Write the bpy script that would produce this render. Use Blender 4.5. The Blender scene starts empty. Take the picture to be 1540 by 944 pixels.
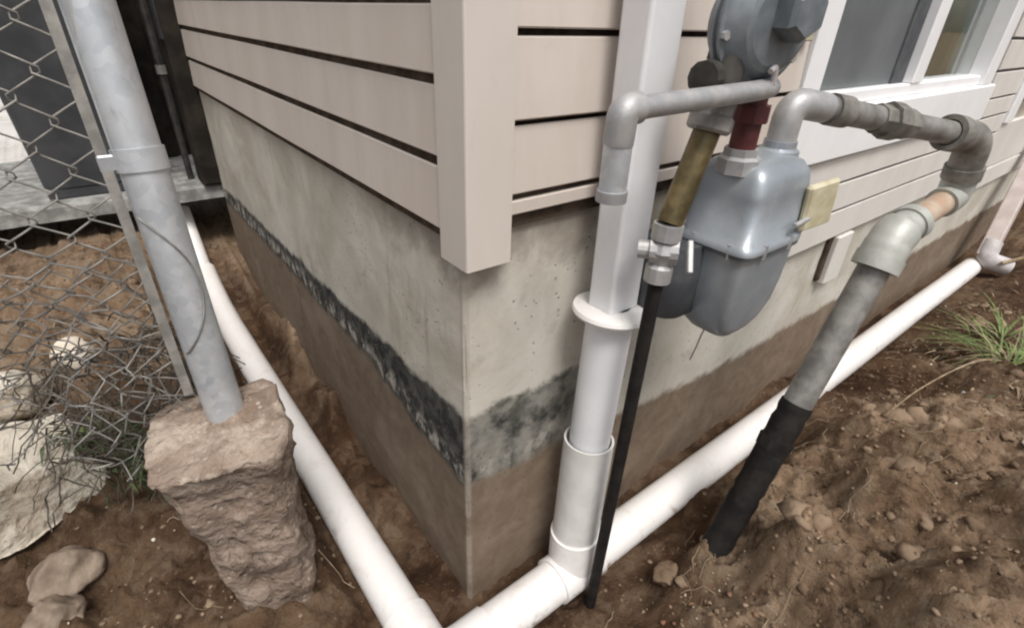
import bpy, math, random
import numpy as np
from mathutils import Vector, Matrix, noise as mnoise

SC = bpy.context.scene
COL = SC.collection
R = math.radians
random.seed(7)
RNG = np.random.default_rng(7)

# ------------------------------------------------------------------ camera
YAW, PITCH, ROLL, FPX = 0.674597761, 0.522055665, 0.0352673539, 780.19
CAM_LOC = Vector((-0.3553, -0.5577, 1.0615))
fw = Vector((math.sin(YAW) * math.cos(PITCH), math.cos(YAW) * math.cos(PITCH), -math.sin(PITCH)))
rt = Vector((math.cos(YAW), -math.sin(YAW), 0.0))
up = rt.cross(fw)
r2 = rt * math.cos(ROLL) + up * math.sin(ROLL)
u2 = up * math.cos(ROLL) - rt * math.sin(ROLL)
cam = bpy.data.cameras.new('camera')
cam.sensor_fit = 'HORIZONTAL'
cam.sensor_width = 36.0
cam.lens = FPX / 1540.0 * 36.0
cam.clip_start = 0.02
cam.clip_end = 1000.0
camo = bpy.data.objects.new('camera', cam)
M = Matrix.Identity(4)
for i in range(3):
    M[i][0] = r2[i]; M[i][1] = u2[i]; M[i][2] = -fw[i]; M[i][3] = CAM_LOC[i]
camo.matrix_world = M
COL.objects.link(camo)
SC.camera = camo

# ------------------------------------------------------------------ sky, sun, exposure
SUN_FROM = Vector((-0.16, -0.50, 1.00)).normalized()
w = bpy.data.worlds.new('World')
SC.world = w
w.use_nodes = True
wt = w.node_tree
for n in list(wt.nodes):
    wt.nodes.remove(n)
wo = wt.nodes.new('ShaderNodeOutputWorld')
bg = wt.nodes.new('ShaderNodeBackground')
sky = wt.nodes.new('ShaderNodeTexSky')
sky.sky_type = 'NISHITA'
sky.sun_disc = False
sky.sun_elevation = math.asin(SUN_FROM.z)
sky.sun_rotation = math.atan2(SUN_FROM.x, SUN_FROM.y)
sky.air_density = 1.0
sky.dust_density = 4.0
hs = wt.nodes.new('ShaderNodeHueSaturation')      # an overcast sky has lost most of its blue
hs.inputs['Saturation'].default_value = 0.12
wt.links.new(sky.outputs[0], hs.inputs['Color'])
wt.links.new(hs.outputs[0], bg.inputs[0])
bg.inputs[1].default_value = 0.082
wt.links.new(bg.outputs[0], wo.inputs[0])

sl = bpy.data.lights.new('sun', 'SUN')
sl.energy = 1.5
sl.angle = R(20)
sl.color = (1.0, 0.955, 0.90)
so = bpy.data.objects.new('sun', sl)
so.rotation_euler = (-SUN_FROM).to_track_quat('-Z', 'Y').to_euler()
so.location = SUN_FROM * 6
COL.objects.link(so)

SC.view_settings.view_transform = 'Standard'
SC.view_settings.look = 'None'
SC.view_settings.gamma = 1.0
SC.view_settings.use_curve_mapping = False
SC.view_settings.exposure = 0.78
SC.cycles.max_bounces = 8
SC.cycles.use_denoising = True
SC.cycles.pixel_filter_type = 'BLACKMAN_HARRIS'
SC.cycles.filter_width = 2.2

# ------------------------------------------------------------------ material helpers
class G:
    def __init__(s, name):
        s.m = bpy.data.materials.new(name)
        s.m.use_nodes = True
        s.t = s.m.node_tree
        for n in list(s.t.nodes):
            s.t.nodes.remove(n)
        s.out = s.t.nodes.new('ShaderNodeOutputMaterial')
        s.b = s.t.nodes.new('ShaderNodeBsdfPrincipled')
        s.t.links.new(s.b.outputs[0], s.out.inputs[0])
        tc = s.t.nodes.new('ShaderNodeTexCoord')
        s.co = tc.outputs['Object']
        sp = s.t.nodes.new('ShaderNodeSeparateXYZ')
        s.t.links.new(s.co, sp.inputs[0])
        s.x, s.y, s.z = sp.outputs

    def put(s, sock, v):
        if hasattr(v, 'is_linked') or isinstance(v, bpy.types.NodeSocket):
            s.t.links.new(v, sock)
        else:
            if sock.type == 'RGBA' and len(v) == 3:
                v = (*v, 1)
            sock.default_value = v

    def math(s, op, a, b=0.0, c=None, clamp=False):
        n = s.t.nodes.new('ShaderNodeMath')
        n.operation = op
        n.use_clamp = clamp
        s.put(n.inputs[0], a); s.put(n.inputs[1], b)
        if c is not None:
            s.put(n.inputs[2], c)
        return n.outputs[0]

    def sstep(s, v, a, b, lo=0.0, hi=1.0):
        n = s.t.nodes.new('ShaderNodeMapRange')
        n.interpolation_type = 'SMOOTHSTEP'
        s.put(n.inputs['Value'], v)
        s.put(n.inputs['From Min'], a); s.put(n.inputs['From Max'], b)
        s.put(n.inputs['To Min'], lo); s.put(n.inputs['To Max'], hi)
        return n.outputs[0]

    def scaled(s, sc):
        n = s.t.nodes.new('ShaderNodeMapping')
        s.put(n.inputs['Vector'], s.co)
        n.inputs['Scale'].default_value = sc
        return n.outputs[0]

    def noise(s, scale, detail=4.0, rough=0.55, dist=0.0, vec=None):
        n = s.t.nodes.new('ShaderNodeTexNoise')
        s.put(n.inputs['Vector'], vec if vec is not None else s.co)
        n.inputs['Scale'].default_value = scale
        n.inputs['Detail'].default_value = detail
        n.inputs['Roughness'].default_value = rough
        n.inputs['Distortion'].default_value = dist
        return n.outputs[0]

    def voro(s, scale, feature='F1', vec=None):
        n = s.t.nodes.new('ShaderNodeTexVoronoi')
        n.feature = feature
        s.put(n.inputs['Vector'], vec if vec is not None else s.co)
        n.inputs['Scale'].default_value = scale
        return n.outputs['Distance']

    def mix(s, f, a, b):
        n = s.t.nodes.new('ShaderNodeMix')
        n.data_type = 'RGBA'
        s.put(n.inputs[0], f)
        s.put(n.inputs[6], a); s.put(n.inputs[7], b)
        return n.outputs[2]

    def bump(s, h, strength=0.3, dist=0.01, prev=None):
        n = s.t.nodes.new('ShaderNodeBump')
        n.inputs['Strength'].default_value = strength
        n.inputs['Distance'].default_value = dist
        s.put(n.inputs['Height'], h)
        if prev is not None:
            s.put(n.inputs['Normal'], prev)
        s.t.links.new(n.outputs[0], s.b.inputs['Normal'])
        return n.outputs[0]

    def attr(s, name):
        n = s.t.nodes.new('ShaderNodeAttribute')
        n.attribute_name = name
        return n.outputs['Fac']

    def done(s, col, rough=0.6, metal=0.0, spec=0.5):
        s.put(s.b.inputs['Base Color'], col)
        s.put(s.b.inputs['Roughness'], rough)
        s.put(s.b.inputs['Metallic'], metal)
        s.put(s.b.inputs['Specular IOR Level'], spec)
        return s.m


def plain(name, c1, c2, scale=8, rough=0.6, metal=0.0, spec=0.5, bump=0.0, bscale=120, dist=0.002, lo=0.35, hi=0.68):
    g = G(name)
    f = g.sstep(g.noise(scale, 5, 0.6), lo, hi)
    if bump:
        g.bump(g.noise(bscale, 4), bump, dist)
    rr = g.math('ADD', g.math('MULTIPLY', g.noise(scale * 2.3, 3), 0.18), rough - 0.09)
    return g.done(g.mix(f, c1, c2), rr, metal, spec)


def mat_siding(name, c1, c2, c3):
    g = G(name)
    streak = g.noise(9, 4, 0.6, 0.3, g.scaled((1, 1, 0.25)))
    f = g.sstep(streak, 0.32, 0.7)
    c = g.mix(f, c1, c2)
    spots = g.sstep(g.noise(26, 6, 0.7, 0.4), 0.60, 0.78)
    c = g.mix(g.math('MULTIPLY', spots, 0.45), c, c3)
    g.bump(g.noise(60, 3, 0.5, 0.0, g.scaled((0.12, 0.12, 4))), 0.08, 0.001)
    return g.done(c, 0.55, 0.0, 0.35)


MAT = {}
MAT['siding'] = mat_siding('siding_vinyl', (0.565, 0.495, 0.440), (0.625, 0.560, 0.505), (0.42, 0.36, 0.30))
MAT['siding_low'] = mat_siding('siding_vinyl_pale', (0.64, 0.61, 0.565), (0.70, 0.67, 0.63), (0.52, 0.48, 0.43))
MAT['trim'] = mat_siding('corner_post_vinyl', (0.60, 0.545, 0.49), (0.645, 0.59, 0.54), (0.50, 0.44, 0.385))
MAT['grime'] = plain('grimy_groove', (0.050, 0.036, 0.026), (0.100, 0.074, 0.055), 30, 0.95, spec=0.1)  # dark colour carries the shade under the lips as well as grime
MAT['groove_pale'] = plain('dusty_groove', (0.30, 0.28, 0.27), (0.42, 0.39, 0.37), 30, 0.9, spec=0.1)  # paler tone painted for the fainter shadow lines under the far lips
MAT['white'] = plain('white_trim_paint', (0.84, 0.84, 0.85), (0.90, 0.90, 0.91), 6, 0.4)
MAT['pvc'] = None
g = G('white_pvc')
dirt = g.sstep(g.noise(11, 6, 0.65, 0.6), 0.56, 0.80)
dust = g.sstep(g.noise(60, 5, 0.7), 0.58, 0.72)
mud = g.math('MULTIPLY', g.sstep(g.noise(17, 7, 0.75, 0.8), 0.53, 0.66), g.sstep(g.z, 0.0, 0.035, 1.0, 0.14))
c = g.mix(g.math('MULTIPLY', dirt, 0.30), (0.80, 0.775, 0.755), (0.48, 0.40, 0.33))
c = g.mix(g.math('MULTIPLY', mud, 0.75), c, (0.20, 0.135, 0.09))
c = g.mix(g.math('MULTIPLY', dust, 0.25), c, (0.45, 0.38, 0.31))
MAT['pvc'] = g.done(c, 0.38, 0, 0.5)
MAT['pvc_grey'] = plain('weathered_pvc_riser', (0.58, 0.565, 0.54), (0.70, 0.685, 0.665), 12, 0.5)
MAT['spout'] = plain('white_aluminium_spout', (0.70, 0.70, 0.72), (0.78, 0.78, 0.79), 7, 0.42, spec=0.5)
MAT['galv'] = plain('galvanised_steel', (0.50, 0.53, 0.565), (0.64, 0.665, 0.69), 9, 0.33, 0.55, bump=0.05, bscale=90)
g = G('galvanised_post_steel')
vn = g.t.nodes.new('ShaderNodeTexVoronoi'); vn.inputs['Scale'].default_value = 85
g.put(vn.inputs['Vector'], g.co)
sp_ = g.t.nodes.new('ShaderNodeSeparateColor'); g.t.links.new(vn.outputs['Color'], sp_.inputs[0])
c = g.mix(sp_.outputs[0], (0.47, 0.50, 0.535), (0.60, 0.625, 0.65))
c = g.mix(g.sstep(g.noise(7, 5, 0.6, 0.4), 0.4, 0.7), c, (0.64, 0.66, 0.685))
c = g.mix(g.math('MULTIPLY', g.sstep(g.noise(24, 7, 0.75, 0.7, g.scaled((1, 1, 0.35))), 0.60, 0.70), 0.5), c, (0.34, 0.30, 0.26))
g.bump(g.noise(90, 3), 0.06, 0.001)
MAT['galv'] = g.done(c, g.math('ADD', g.math('MULTIPLY', sp_.outputs[1], 0.16), 0.30), 0.5)
MAT['galv_dull'] = plain('dull_galvanised_steel', (0.36, 0.36, 0.37), (0.50, 0.49, 0.48), 25, 0.55, 0.55, bump=0.15, bscale=200)
MAT['wire'] = plain('fence_wire_steel', (0.20, 0.19, 0.175), (0.33, 0.315, 0.29), 40, 0.6, 0.4)
g = G('meter_grey_paint')
c = g.mix(g.sstep(g.noise(10, 5, 0.6), 0.35, 0.68), (0.30, 0.335, 0.37), (0.40, 0.435, 0.47))
c = g.mix(g.math('MULTIPLY', g.sstep(g.noise(40, 7, 0.75, 0.5), 0.60, 0.68), 0.55), c, (0.20, 0.175, 0.15))
c = g.mix(g.math('MULTIPLY', g.sstep(g.noise(14, 5, 0.7, 0.3, g.scaled((1, 1, 0.3))), 0.55, 0.75), 0.35), c, (0.46, 0.45, 0.43))
g.bump(g.noise(150, 4), 0.12, 0.002)
MAT['meter'] = g.done(c, g.math('ADD', g.math('MULTIPLY', g.noise(30, 4), 0.3), 0.22), 0.45, 0.5)
MAT['meter_dark'] = plain('meter_gasket_dark', (0.05, 0.055, 0.065), (0.09, 0.095, 0.10), 20, 0.6)
MAT['reg'] = plain('regulator_grey_paint', (0.15, 0.175, 0.195), (0.25, 0.275, 0.295), 18, 0.42, 0.35)
MAT['black'] = plain('black_coated_steel', (0.008, 0.007, 0.007), (0.020, 0.017, 0.015), 30, 0.75, spec=0.25, bump=0.25)
MAT['blackpipe'] = plain('weathered_black_iron', (0.022, 0.021, 0.020), (0.060, 0.053, 0.046), 30, 0.6, 0.2, bump=0.12)
MAT['brass'] = plain('tarnished_brass', (0.10, 0.078, 0.036), (0.22, 0.17, 0.085), 30, 0.42, 0.6)
MAT['red'] = plain('red_brown_iron', (0.055, 0.012, 0.014), (0.10, 0.022, 0.022), 30, 0.5)
MAT['ironpipe'] = plain('grey_painted_iron', (0.155, 0.147, 0.138), (0.30, 0.288, 0.27), 22, 0.5, 0.25, bump=0.2, bscale=120)
MAT['ironolive'] = plain('weathered_grey_brown_iron', (0.12, 0.112, 0.098), (0.26, 0.25, 0.225), 26, 0.6, 0.15, bump=0.25, bscale=120)
MAT['ironlight'] = plain('pale_grey_iron', (0.36, 0.37, 0.34), (0.47, 0.475, 0.44), 18, 0.5, 0.2, bump=0.2, bscale=140)
MAT['copper'] = plain('orange_sealant_joint', (0.40, 0.27, 0.19), (0.47, 0.39, 0.31), 30, 0.6)
MAT['yellow'] = plain('faded_yellow_tag', (0.44, 0.39, 0.25), (0.58, 0.53, 0.39), 25, 0.6)
MAT['glass_dark'] = plain('insect_screen_grey', (0.105, 0.115, 0.12), (0.15, 0.165, 0.17), 3, 0.5, spec=0.5)
MAT['bin'] = plain('charcoal_plastic', (0.042, 0.044, 0.048), (0.066, 0.068, 0.072), 9, 0.6, spec=0.3)
MAT['gate'] = plain('dark_weathered_boards', (0.012, 0.010, 0.008), (0.035, 0.028, 0.022), 12, 0.85, spec=0.2)  # colour kept very dark to hold the shade of the passage
MAT['slab'] = plain('grey_concrete_slab', (0.17, 0.168, 0.16), (0.36, 0.355, 0.34), 16, 0.9, spec=0.2, bump=0.5, bscale=60, dist=0.004)
MAT['rockwhite'] = plain('pale_limestone', (0.42, 0.37, 0.30), (0.70, 0.65, 0.56), 9, 0.85, spec=0.2, bump=0.8, bscale=40, dist=0.006)
g = G('broken_pale_concrete')
n1 = g.noise(8, 6, 0.65, 0.5)
c = g.mix(g.sstep(n1, 0.35, 0.66), (0.44, 0.39, 0.315), (0.70, 0.645, 0.55))
c = g.mix(g.math('MULTIPLY', g.sstep(g.noise(38, 6, 0.7), 0.52, 0.64), 0.6), c, (0.23, 0.18, 0.13))
c = g.mix(g.math('MULTIPLY', g.sstep(g.noise(5, 4, 0.6), 0.52, 0.62), 0.5), c, (0.30, 0.215, 0.145))
b1 = g.bump(n1, 0.8, 0.03)
b2 = g.bump(g.voro(45), 0.5, 0.008, b1)
g.bump(g.noise(120, 5, 0.7), 0.6, 0.004, b2)
MAT['chunk'] = g.done(c, 0.9, 0, 0.2)
MAT['rockbrown'] = plain('dirty_brown_rock', (0.17, 0.128, 0.097), (0.33, 0.265, 0.205), 16, 0.9, spec=0.15, bump=0.6, bscale=60, dist=0.005)
MAT['ball'] = plain('cream_stone', (0.66, 0.57, 0.46), (0.76, 0.69, 0.60), 18, 0.8, spec=0.2, bump=0.3, bscale=60)
MAT['twig'] = plain('dry_straw', (0.22, 0.16, 0.10), (0.42, 0.34, 0.24), 30, 0.9, spec=0.1)
MAT['vine'] = plain('grey_dry_vine', (0.06, 0.052, 0.042), (0.16, 0.14, 0.115), 30, 0.9, spec=0.1)
MAT['leaf'] = plain('green_leaf', (0.085, 0.125, 0.035), (0.21, 0.27, 0.095), 25, 0.6, spec=0.3)
MAT['leaf_dull'] = plain('dusty_green_leaf', (0.055, 0.075, 0.035), (0.12, 0.145, 0.085), 25, 0.75, spec=0.2)
MAT['scrap'] = plain('pale_scrap', (0.40, 0.37, 0.37), (0.56, 0.53, 0.53), 20, 0.6)
MAT['farspout'] = plain('pinkish_beige_spout', (0.46, 0.39, 0.36), (0.56, 0.49, 0.46), 15, 0.55)
MAT['curtain'] = plain('grey_green_curtain', (0.20, 0.23, 0.21), (0.34, 0.37, 0.34), 2.2, 0.9, spec=0.1)
MAT['olive'] = plain('olive_drape', (0.20, 0.18, 0.12), (0.28, 0.25, 0.18), 5, 0.9, spec=0.1)  # colour stands for a reflection in the pane
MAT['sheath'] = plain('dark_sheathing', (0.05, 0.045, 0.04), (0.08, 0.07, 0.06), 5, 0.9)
g = G('window_glass')
g.b.inputs['Transmission Weight'].default_value = 1.0
g.b.inputs['IOR'].default_value = 1.45
MAT['glass'] = g.done((0.92, 0.97, 0.95), 0.02)

# poured foundation: pale above, tar band, stained by the soil that stood against it below
g = G('foundation_concrete')
n1 = g.noise(4.5, 6, 0.6, 0.4)
n2 = g.noise(22, 6, 0.65, 0.6)
n3 = g.noise(90, 4, 0.6)
onleft = g.sstep(g.math('SUBTRACT', g.x, g.y), -0.012, 0.004)          # 0 on the left face, 1 on the right face
pale = g.mix(g.sstep(n1, 0.34, 0.66), (0.46, 0.425, 0.36), (0.60, 0.57, 0.505))
streak = g.sstep(g.noise(7, 5, 0.7, 0.5, g.scaled((1, 1, 0.18))), 0.58, 0.76)
pale = g.mix(g.math('MULTIPLY', streak, 0.55), pale, (0.25, 0.20, 0.14))
blot = g.sstep(g.noise(15, 7, 0.72, 0.6), 0.54, 0.70)
pale = g.mix(g.math('MULTIPLY', blot, 0.35), pale, (0.28, 0.255, 0.215))
pale = g.mix(g.math('MULTIPLY', g.sstep(n3, 0.60, 0.72), 0.25), pale, (0.24, 0.22, 0.19))
wob = g.math('MULTIPLY', g.math('SUBTRACT', g.noise(9, 7, 0.72, 0.4), 0.5), 0.085)
zz = g.math('ADD', g.z, wob)
# height of the old soil line: falls along the right face, level along the left
soilz = g.math('ADD', 0.315, g.math('MULTIPLY', g.sstep(g.x, 0.05, 0.9), -0.075))
soilz = g.math('ADD', soilz, g.math('MULTIPLY', g.sstep(g.y, 0.0, 0.5), 0.055))
dirtf = g.sstep(zz, g.math('SUBTRACT', soilz, 0.012), g.math('ADD', soilz, 0.014), 1.0, 0.0)
brown = g.mix(g.sstep(n2, 0.25, 0.78), (0.155, 0.112, 0.080), (0.225, 0.172, 0.127))
brown = g.mix(g.math('MULTIPLY', g.sstep(n1, 0.5, 0.7), 0.5), brown, (0.29, 0.235, 0.18))
scr = g.sstep(g.noise(30, 7, 0.75, 1.2, g.scaled((1, 1, 0.5))), 0.67, 0.74)
brown = g.mix(g.math('MULTIPLY', scr, 0.55), brown, (0.40, 0.34, 0.28))
tart = g.math('ADD', 0.478, g.math('MULTIPLY', g.y, -0.028))
tarf = g.sstep(zz, g.math('SUBTRACT', tart, 0.010), g.math('ADD', tart, 0.008), 1.0, 0.0)
patch = g.sstep(g.noise(13, 4, 0.6, 0.2), 0.40, 0.62)
fade = g.sstep(g.math('ADD', g.x, g.math('MULTIPLY', wob, 5.0)), 0.20, 0.44, 1.0, 0.0)
fade = g.math('MULTIPLY', fade, g.math('ADD', g.math('MULTIPLY', patch, 0.38), 0.60))
fleft = g.math('ADD', g.math('MULTIPLY', g.sstep(g.noise(20, 5, 0.7, 1.0), 0.30, 0.42), 0.35), 0.65)
tarw = g.mix(onleft, fleft, fade)
tarf = g.math('MULTIPLY', tarf, tarw)
tarc = g.mix(g.sstep(g.noise(20, 6, 0.7, 0.3), 0.38, 0.66), (0.026, 0.026, 0.025), (0.105, 0.103, 0.095))
mossy = g.math('MULTIPLY', onleft, g.sstep(g.noise(12, 5, 0.6), 0.5, 0.62))
tarc = g.mix(g.math('MULTIPLY', mossy, 0.3), tarc, (0.075, 0.085, 0.045))
# white lime crust along the lower edge of the tar
edge = g.math('MULTIPLY', g.sstep(zz, g.math('ADD', soilz, 0.002), g.math('ADD', soilz, 0.022)), g.sstep(zz, g.math('ADD', soilz, 0.028), g.math('ADD', soilz, 0.07), 1.0, 0.0))
edge = g.math('MULTIPLY', edge, g.sstep(onleft, 0.0, 1.0, 1.0, 0.45))
lime = g.math('MULTIPLY', edge, g.sstep(g.noise(30, 5, 0.7, 0.4, g.scaled((1, 1, 0.6))), 0.47, 0.58))
stain = g.math('MULTIPLY', g.sstep(g.math('ADD', g.z, g.math('MULTIPLY', g.math('SUBTRACT', g.noise(12, 5, 0.7, 0.4), 0.5), 0.20)), 0.70, 0.79), g.sstep(g.y, 0.05, 0.55, 1.0, 0.15))
pale = g.mix(g.math('MULTIPLY', stain, 0.62), pale, (0.15, 0.118, 0.088))
c = g.mix(tarf, pale, tarc)
fleck = g.math('MULTIPLY', g.math('MULTIPLY', tarf, g.sstep(g.noise(48, 6, 0.75, 0.6, g.scaled((1, 1, 0.55))), 0.62, 0.69)), 0.6)
c = g.mix(fleck, c, (0.40, 0.375, 0.33))
c = g.mix(g.math('MULTIPLY', lime, 0.8), c, (0.50, 0.465, 0.41))
c = g.mix(dirtf, c, brown)
pit = g.math('MULTIPLY', g.sstep(g.voro(62), 0.10, 0.20, 1.0, 0.0), g.sstep(g.noise(9, 3), 0.47, 0.56))
c = g.mix(g.math('MULTIPLY', pit, 0.5), c, (0.13, 0.11, 0.09))
# chipped arris shows clean paste
arr = g.math('MULTIPLY', g.sstep(g.math('ADD', g.math('ABSOLUTE', g.x), g.math('ABSOLUTE', g.y)), 0.006, 0.013, 1.0, 0.0), g.sstep(g.noise(7, 5, 0.7, 0, g.scaled((0, 0, 1))), 0.38, 0.52))
c = g.mix(g.math('MULTIPLY', arr, 0.5), c, (0.36, 0.32, 0.27))
b1 = g.bump(n1, 0.35, 0.012)
b1 = g.bump(g.math('MULTIPLY', pit, -1.0), 0.5, 0.003, b1)
b2 = g.bump(n2, 0.16, 0.004, b1)
g.bump(n3, 0.25, 0.0015, b2)
MAT['foundation'] = g.done(c, 0.9, 0, 0.2)

g = G('footing_concrete')
n1 = g.noise(9, 6, 0.65, 0.5)
n2 = g.noise(45, 5, 0.65)
c = g.mix(g.sstep(n1, 0.36, 0.66), (0.205, 0.152, 0.118), (0.37, 0.295, 0.24))
c = g.mix(g.math('MULTIPLY', g.sstep(n2, 0.55, 0.72), 0.5), c, (0.16, 0.11, 0.075))
lt = g.math('MULTIPLY', g.sstep(g.z, -0.085, -0.03), g.sstep(g.noise(16, 5, 0.7, 0.8), 0.47, 0.60))
c = g.mix(g.math('MULTIPLY', lt, 0.5), c, (0.48, 0.41, 0.34))
st1 = g.voro(70); st2 = g.voro(28)
c = g.mix(g.math('MULTIPLY', g.sstep(st1, 0.16, 0.30, 1.0, 0.0), g.sstep(g.noise(20, 3), 0.45, 0.55)), c, (0.40, 0.345, 0.29))
c = g.mix(g.math('MULTIPLY', g.sstep(g.noise(160, 4, 0.7), 0.56, 0.66), 0.45), c, (0.12, 0.085, 0.06))
bb = g.bump(n1, 0.7, 0.03)
bb = g.bump(st2, 0.35, 0.012, bb)
bb = g.bump(st1, 0.4, 0.006, bb)
g.bump(n2, 0.8, 0.008, bb)
MAT['footing'] = g.done(c, 0.95, 0, 0.1)

g = G('excavated_soil')
n1 = g.noise(5, 6, 0.65, 0.5)
n2 = g.noise(24, 7, 0.7, 0.8)
n3 = g.noise(110, 5, 0.7)
moist = g.attr('moist')
dry = g.mix(g.sstep(n1, 0.35, 0.65), (0.190, 0.124, 0.078), (0.32, 0.225, 0.150))
wet = g.mix(g.sstep(n1, 0.35, 0.65), (0.036, 0.0175, 0.010), (0.088, 0.049, 0.027))
c = g.mix(moist, dry, wet)
c = g.mix(g.math('MULTIPLY', g.sstep(n2, 0.50, 0.70), 0.6), c, g.mix(moist, (0.30, 0.235, 0.165), (0.17, 0.115, 0.076)))
c = g.mix(g.math('MULTIPLY', g.sstep(n2, 0.34, 0.47, 1, 0), 0.75), c, (0.050, 0.030, 0.019))
n4 = g.noise(13, 6, 0.7, 1.2)
c = g.mix(g.math('MULTIPLY', g.sstep(n4, 0.52, 0.60), 0.55), c, g.mix(moist, (0.33, 0.26, 0.19), (0.13, 0.085, 0.055)))
c = g.mix(g.math('MULTIPLY', g.sstep(n4, 0.38, 0.45, 1, 0), 0.55), c, (0.065, 0.040, 0.026))
c = g.mix(g.math('MULTIPLY', g.sstep(n3, 0.62, 0.72), 0.5), c, (0.36, 0.30, 0.225))
pav = g.attr('paving')
pvc_ = g.mix(g.sstep(g.noise(2.2, 5, 0.6), 0.35, 0.65), (0.52, 0.49, 0.46), (0.70, 0.67, 0.64))
c = g.mix(pav, c, pvc_)
b1 = g.bump(n2, 0.6, 0.025)
b2 = g.bump(n3, 0.8, 0.007, b1)
g.bump(g.noise(260, 4, 0.7), 0.6, 0.003, b2)
MAT['soil'] = g.done(c, 0.95, 0, 0.1)
MAT['clod'] = plain('soil_clod', (0.13, 0.087, 0.058), (0.28, 0.205, 0.142), 7, 0.95, spec=0.1, bump=0.5, bscale=120, dist=0.003)
MAT['chip'] = plain('rusty_brick_chip', (0.20, 0.105, 0.065), (0.40, 0.32, 0.24), 18, 0.9, spec=0.1)

# ------------------------------------------------------------------ mesh helpers
def root(name, label, cat, loc=(0, 0, 0), group=None, kind=None):
    o = bpy.data.objects.new(name, None)
    o.empty_display_size = 0.05
    o.location = loc
    COL.objects.link(o)
    tag(o, label, cat, group, kind)
    return o


def tag(o, label=None, cat=None, group=None, kind=None):
    if label: o['label'] = label
    if cat: o['category'] = cat
    if group: o['group'] = group
    if kind: o['kind'] = kind
    return o


def rootloc(o):
    v = Vector((0, 0, 0))
    while o is not None:
        v = v + o.location
        o = o.parent
    return v


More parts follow.
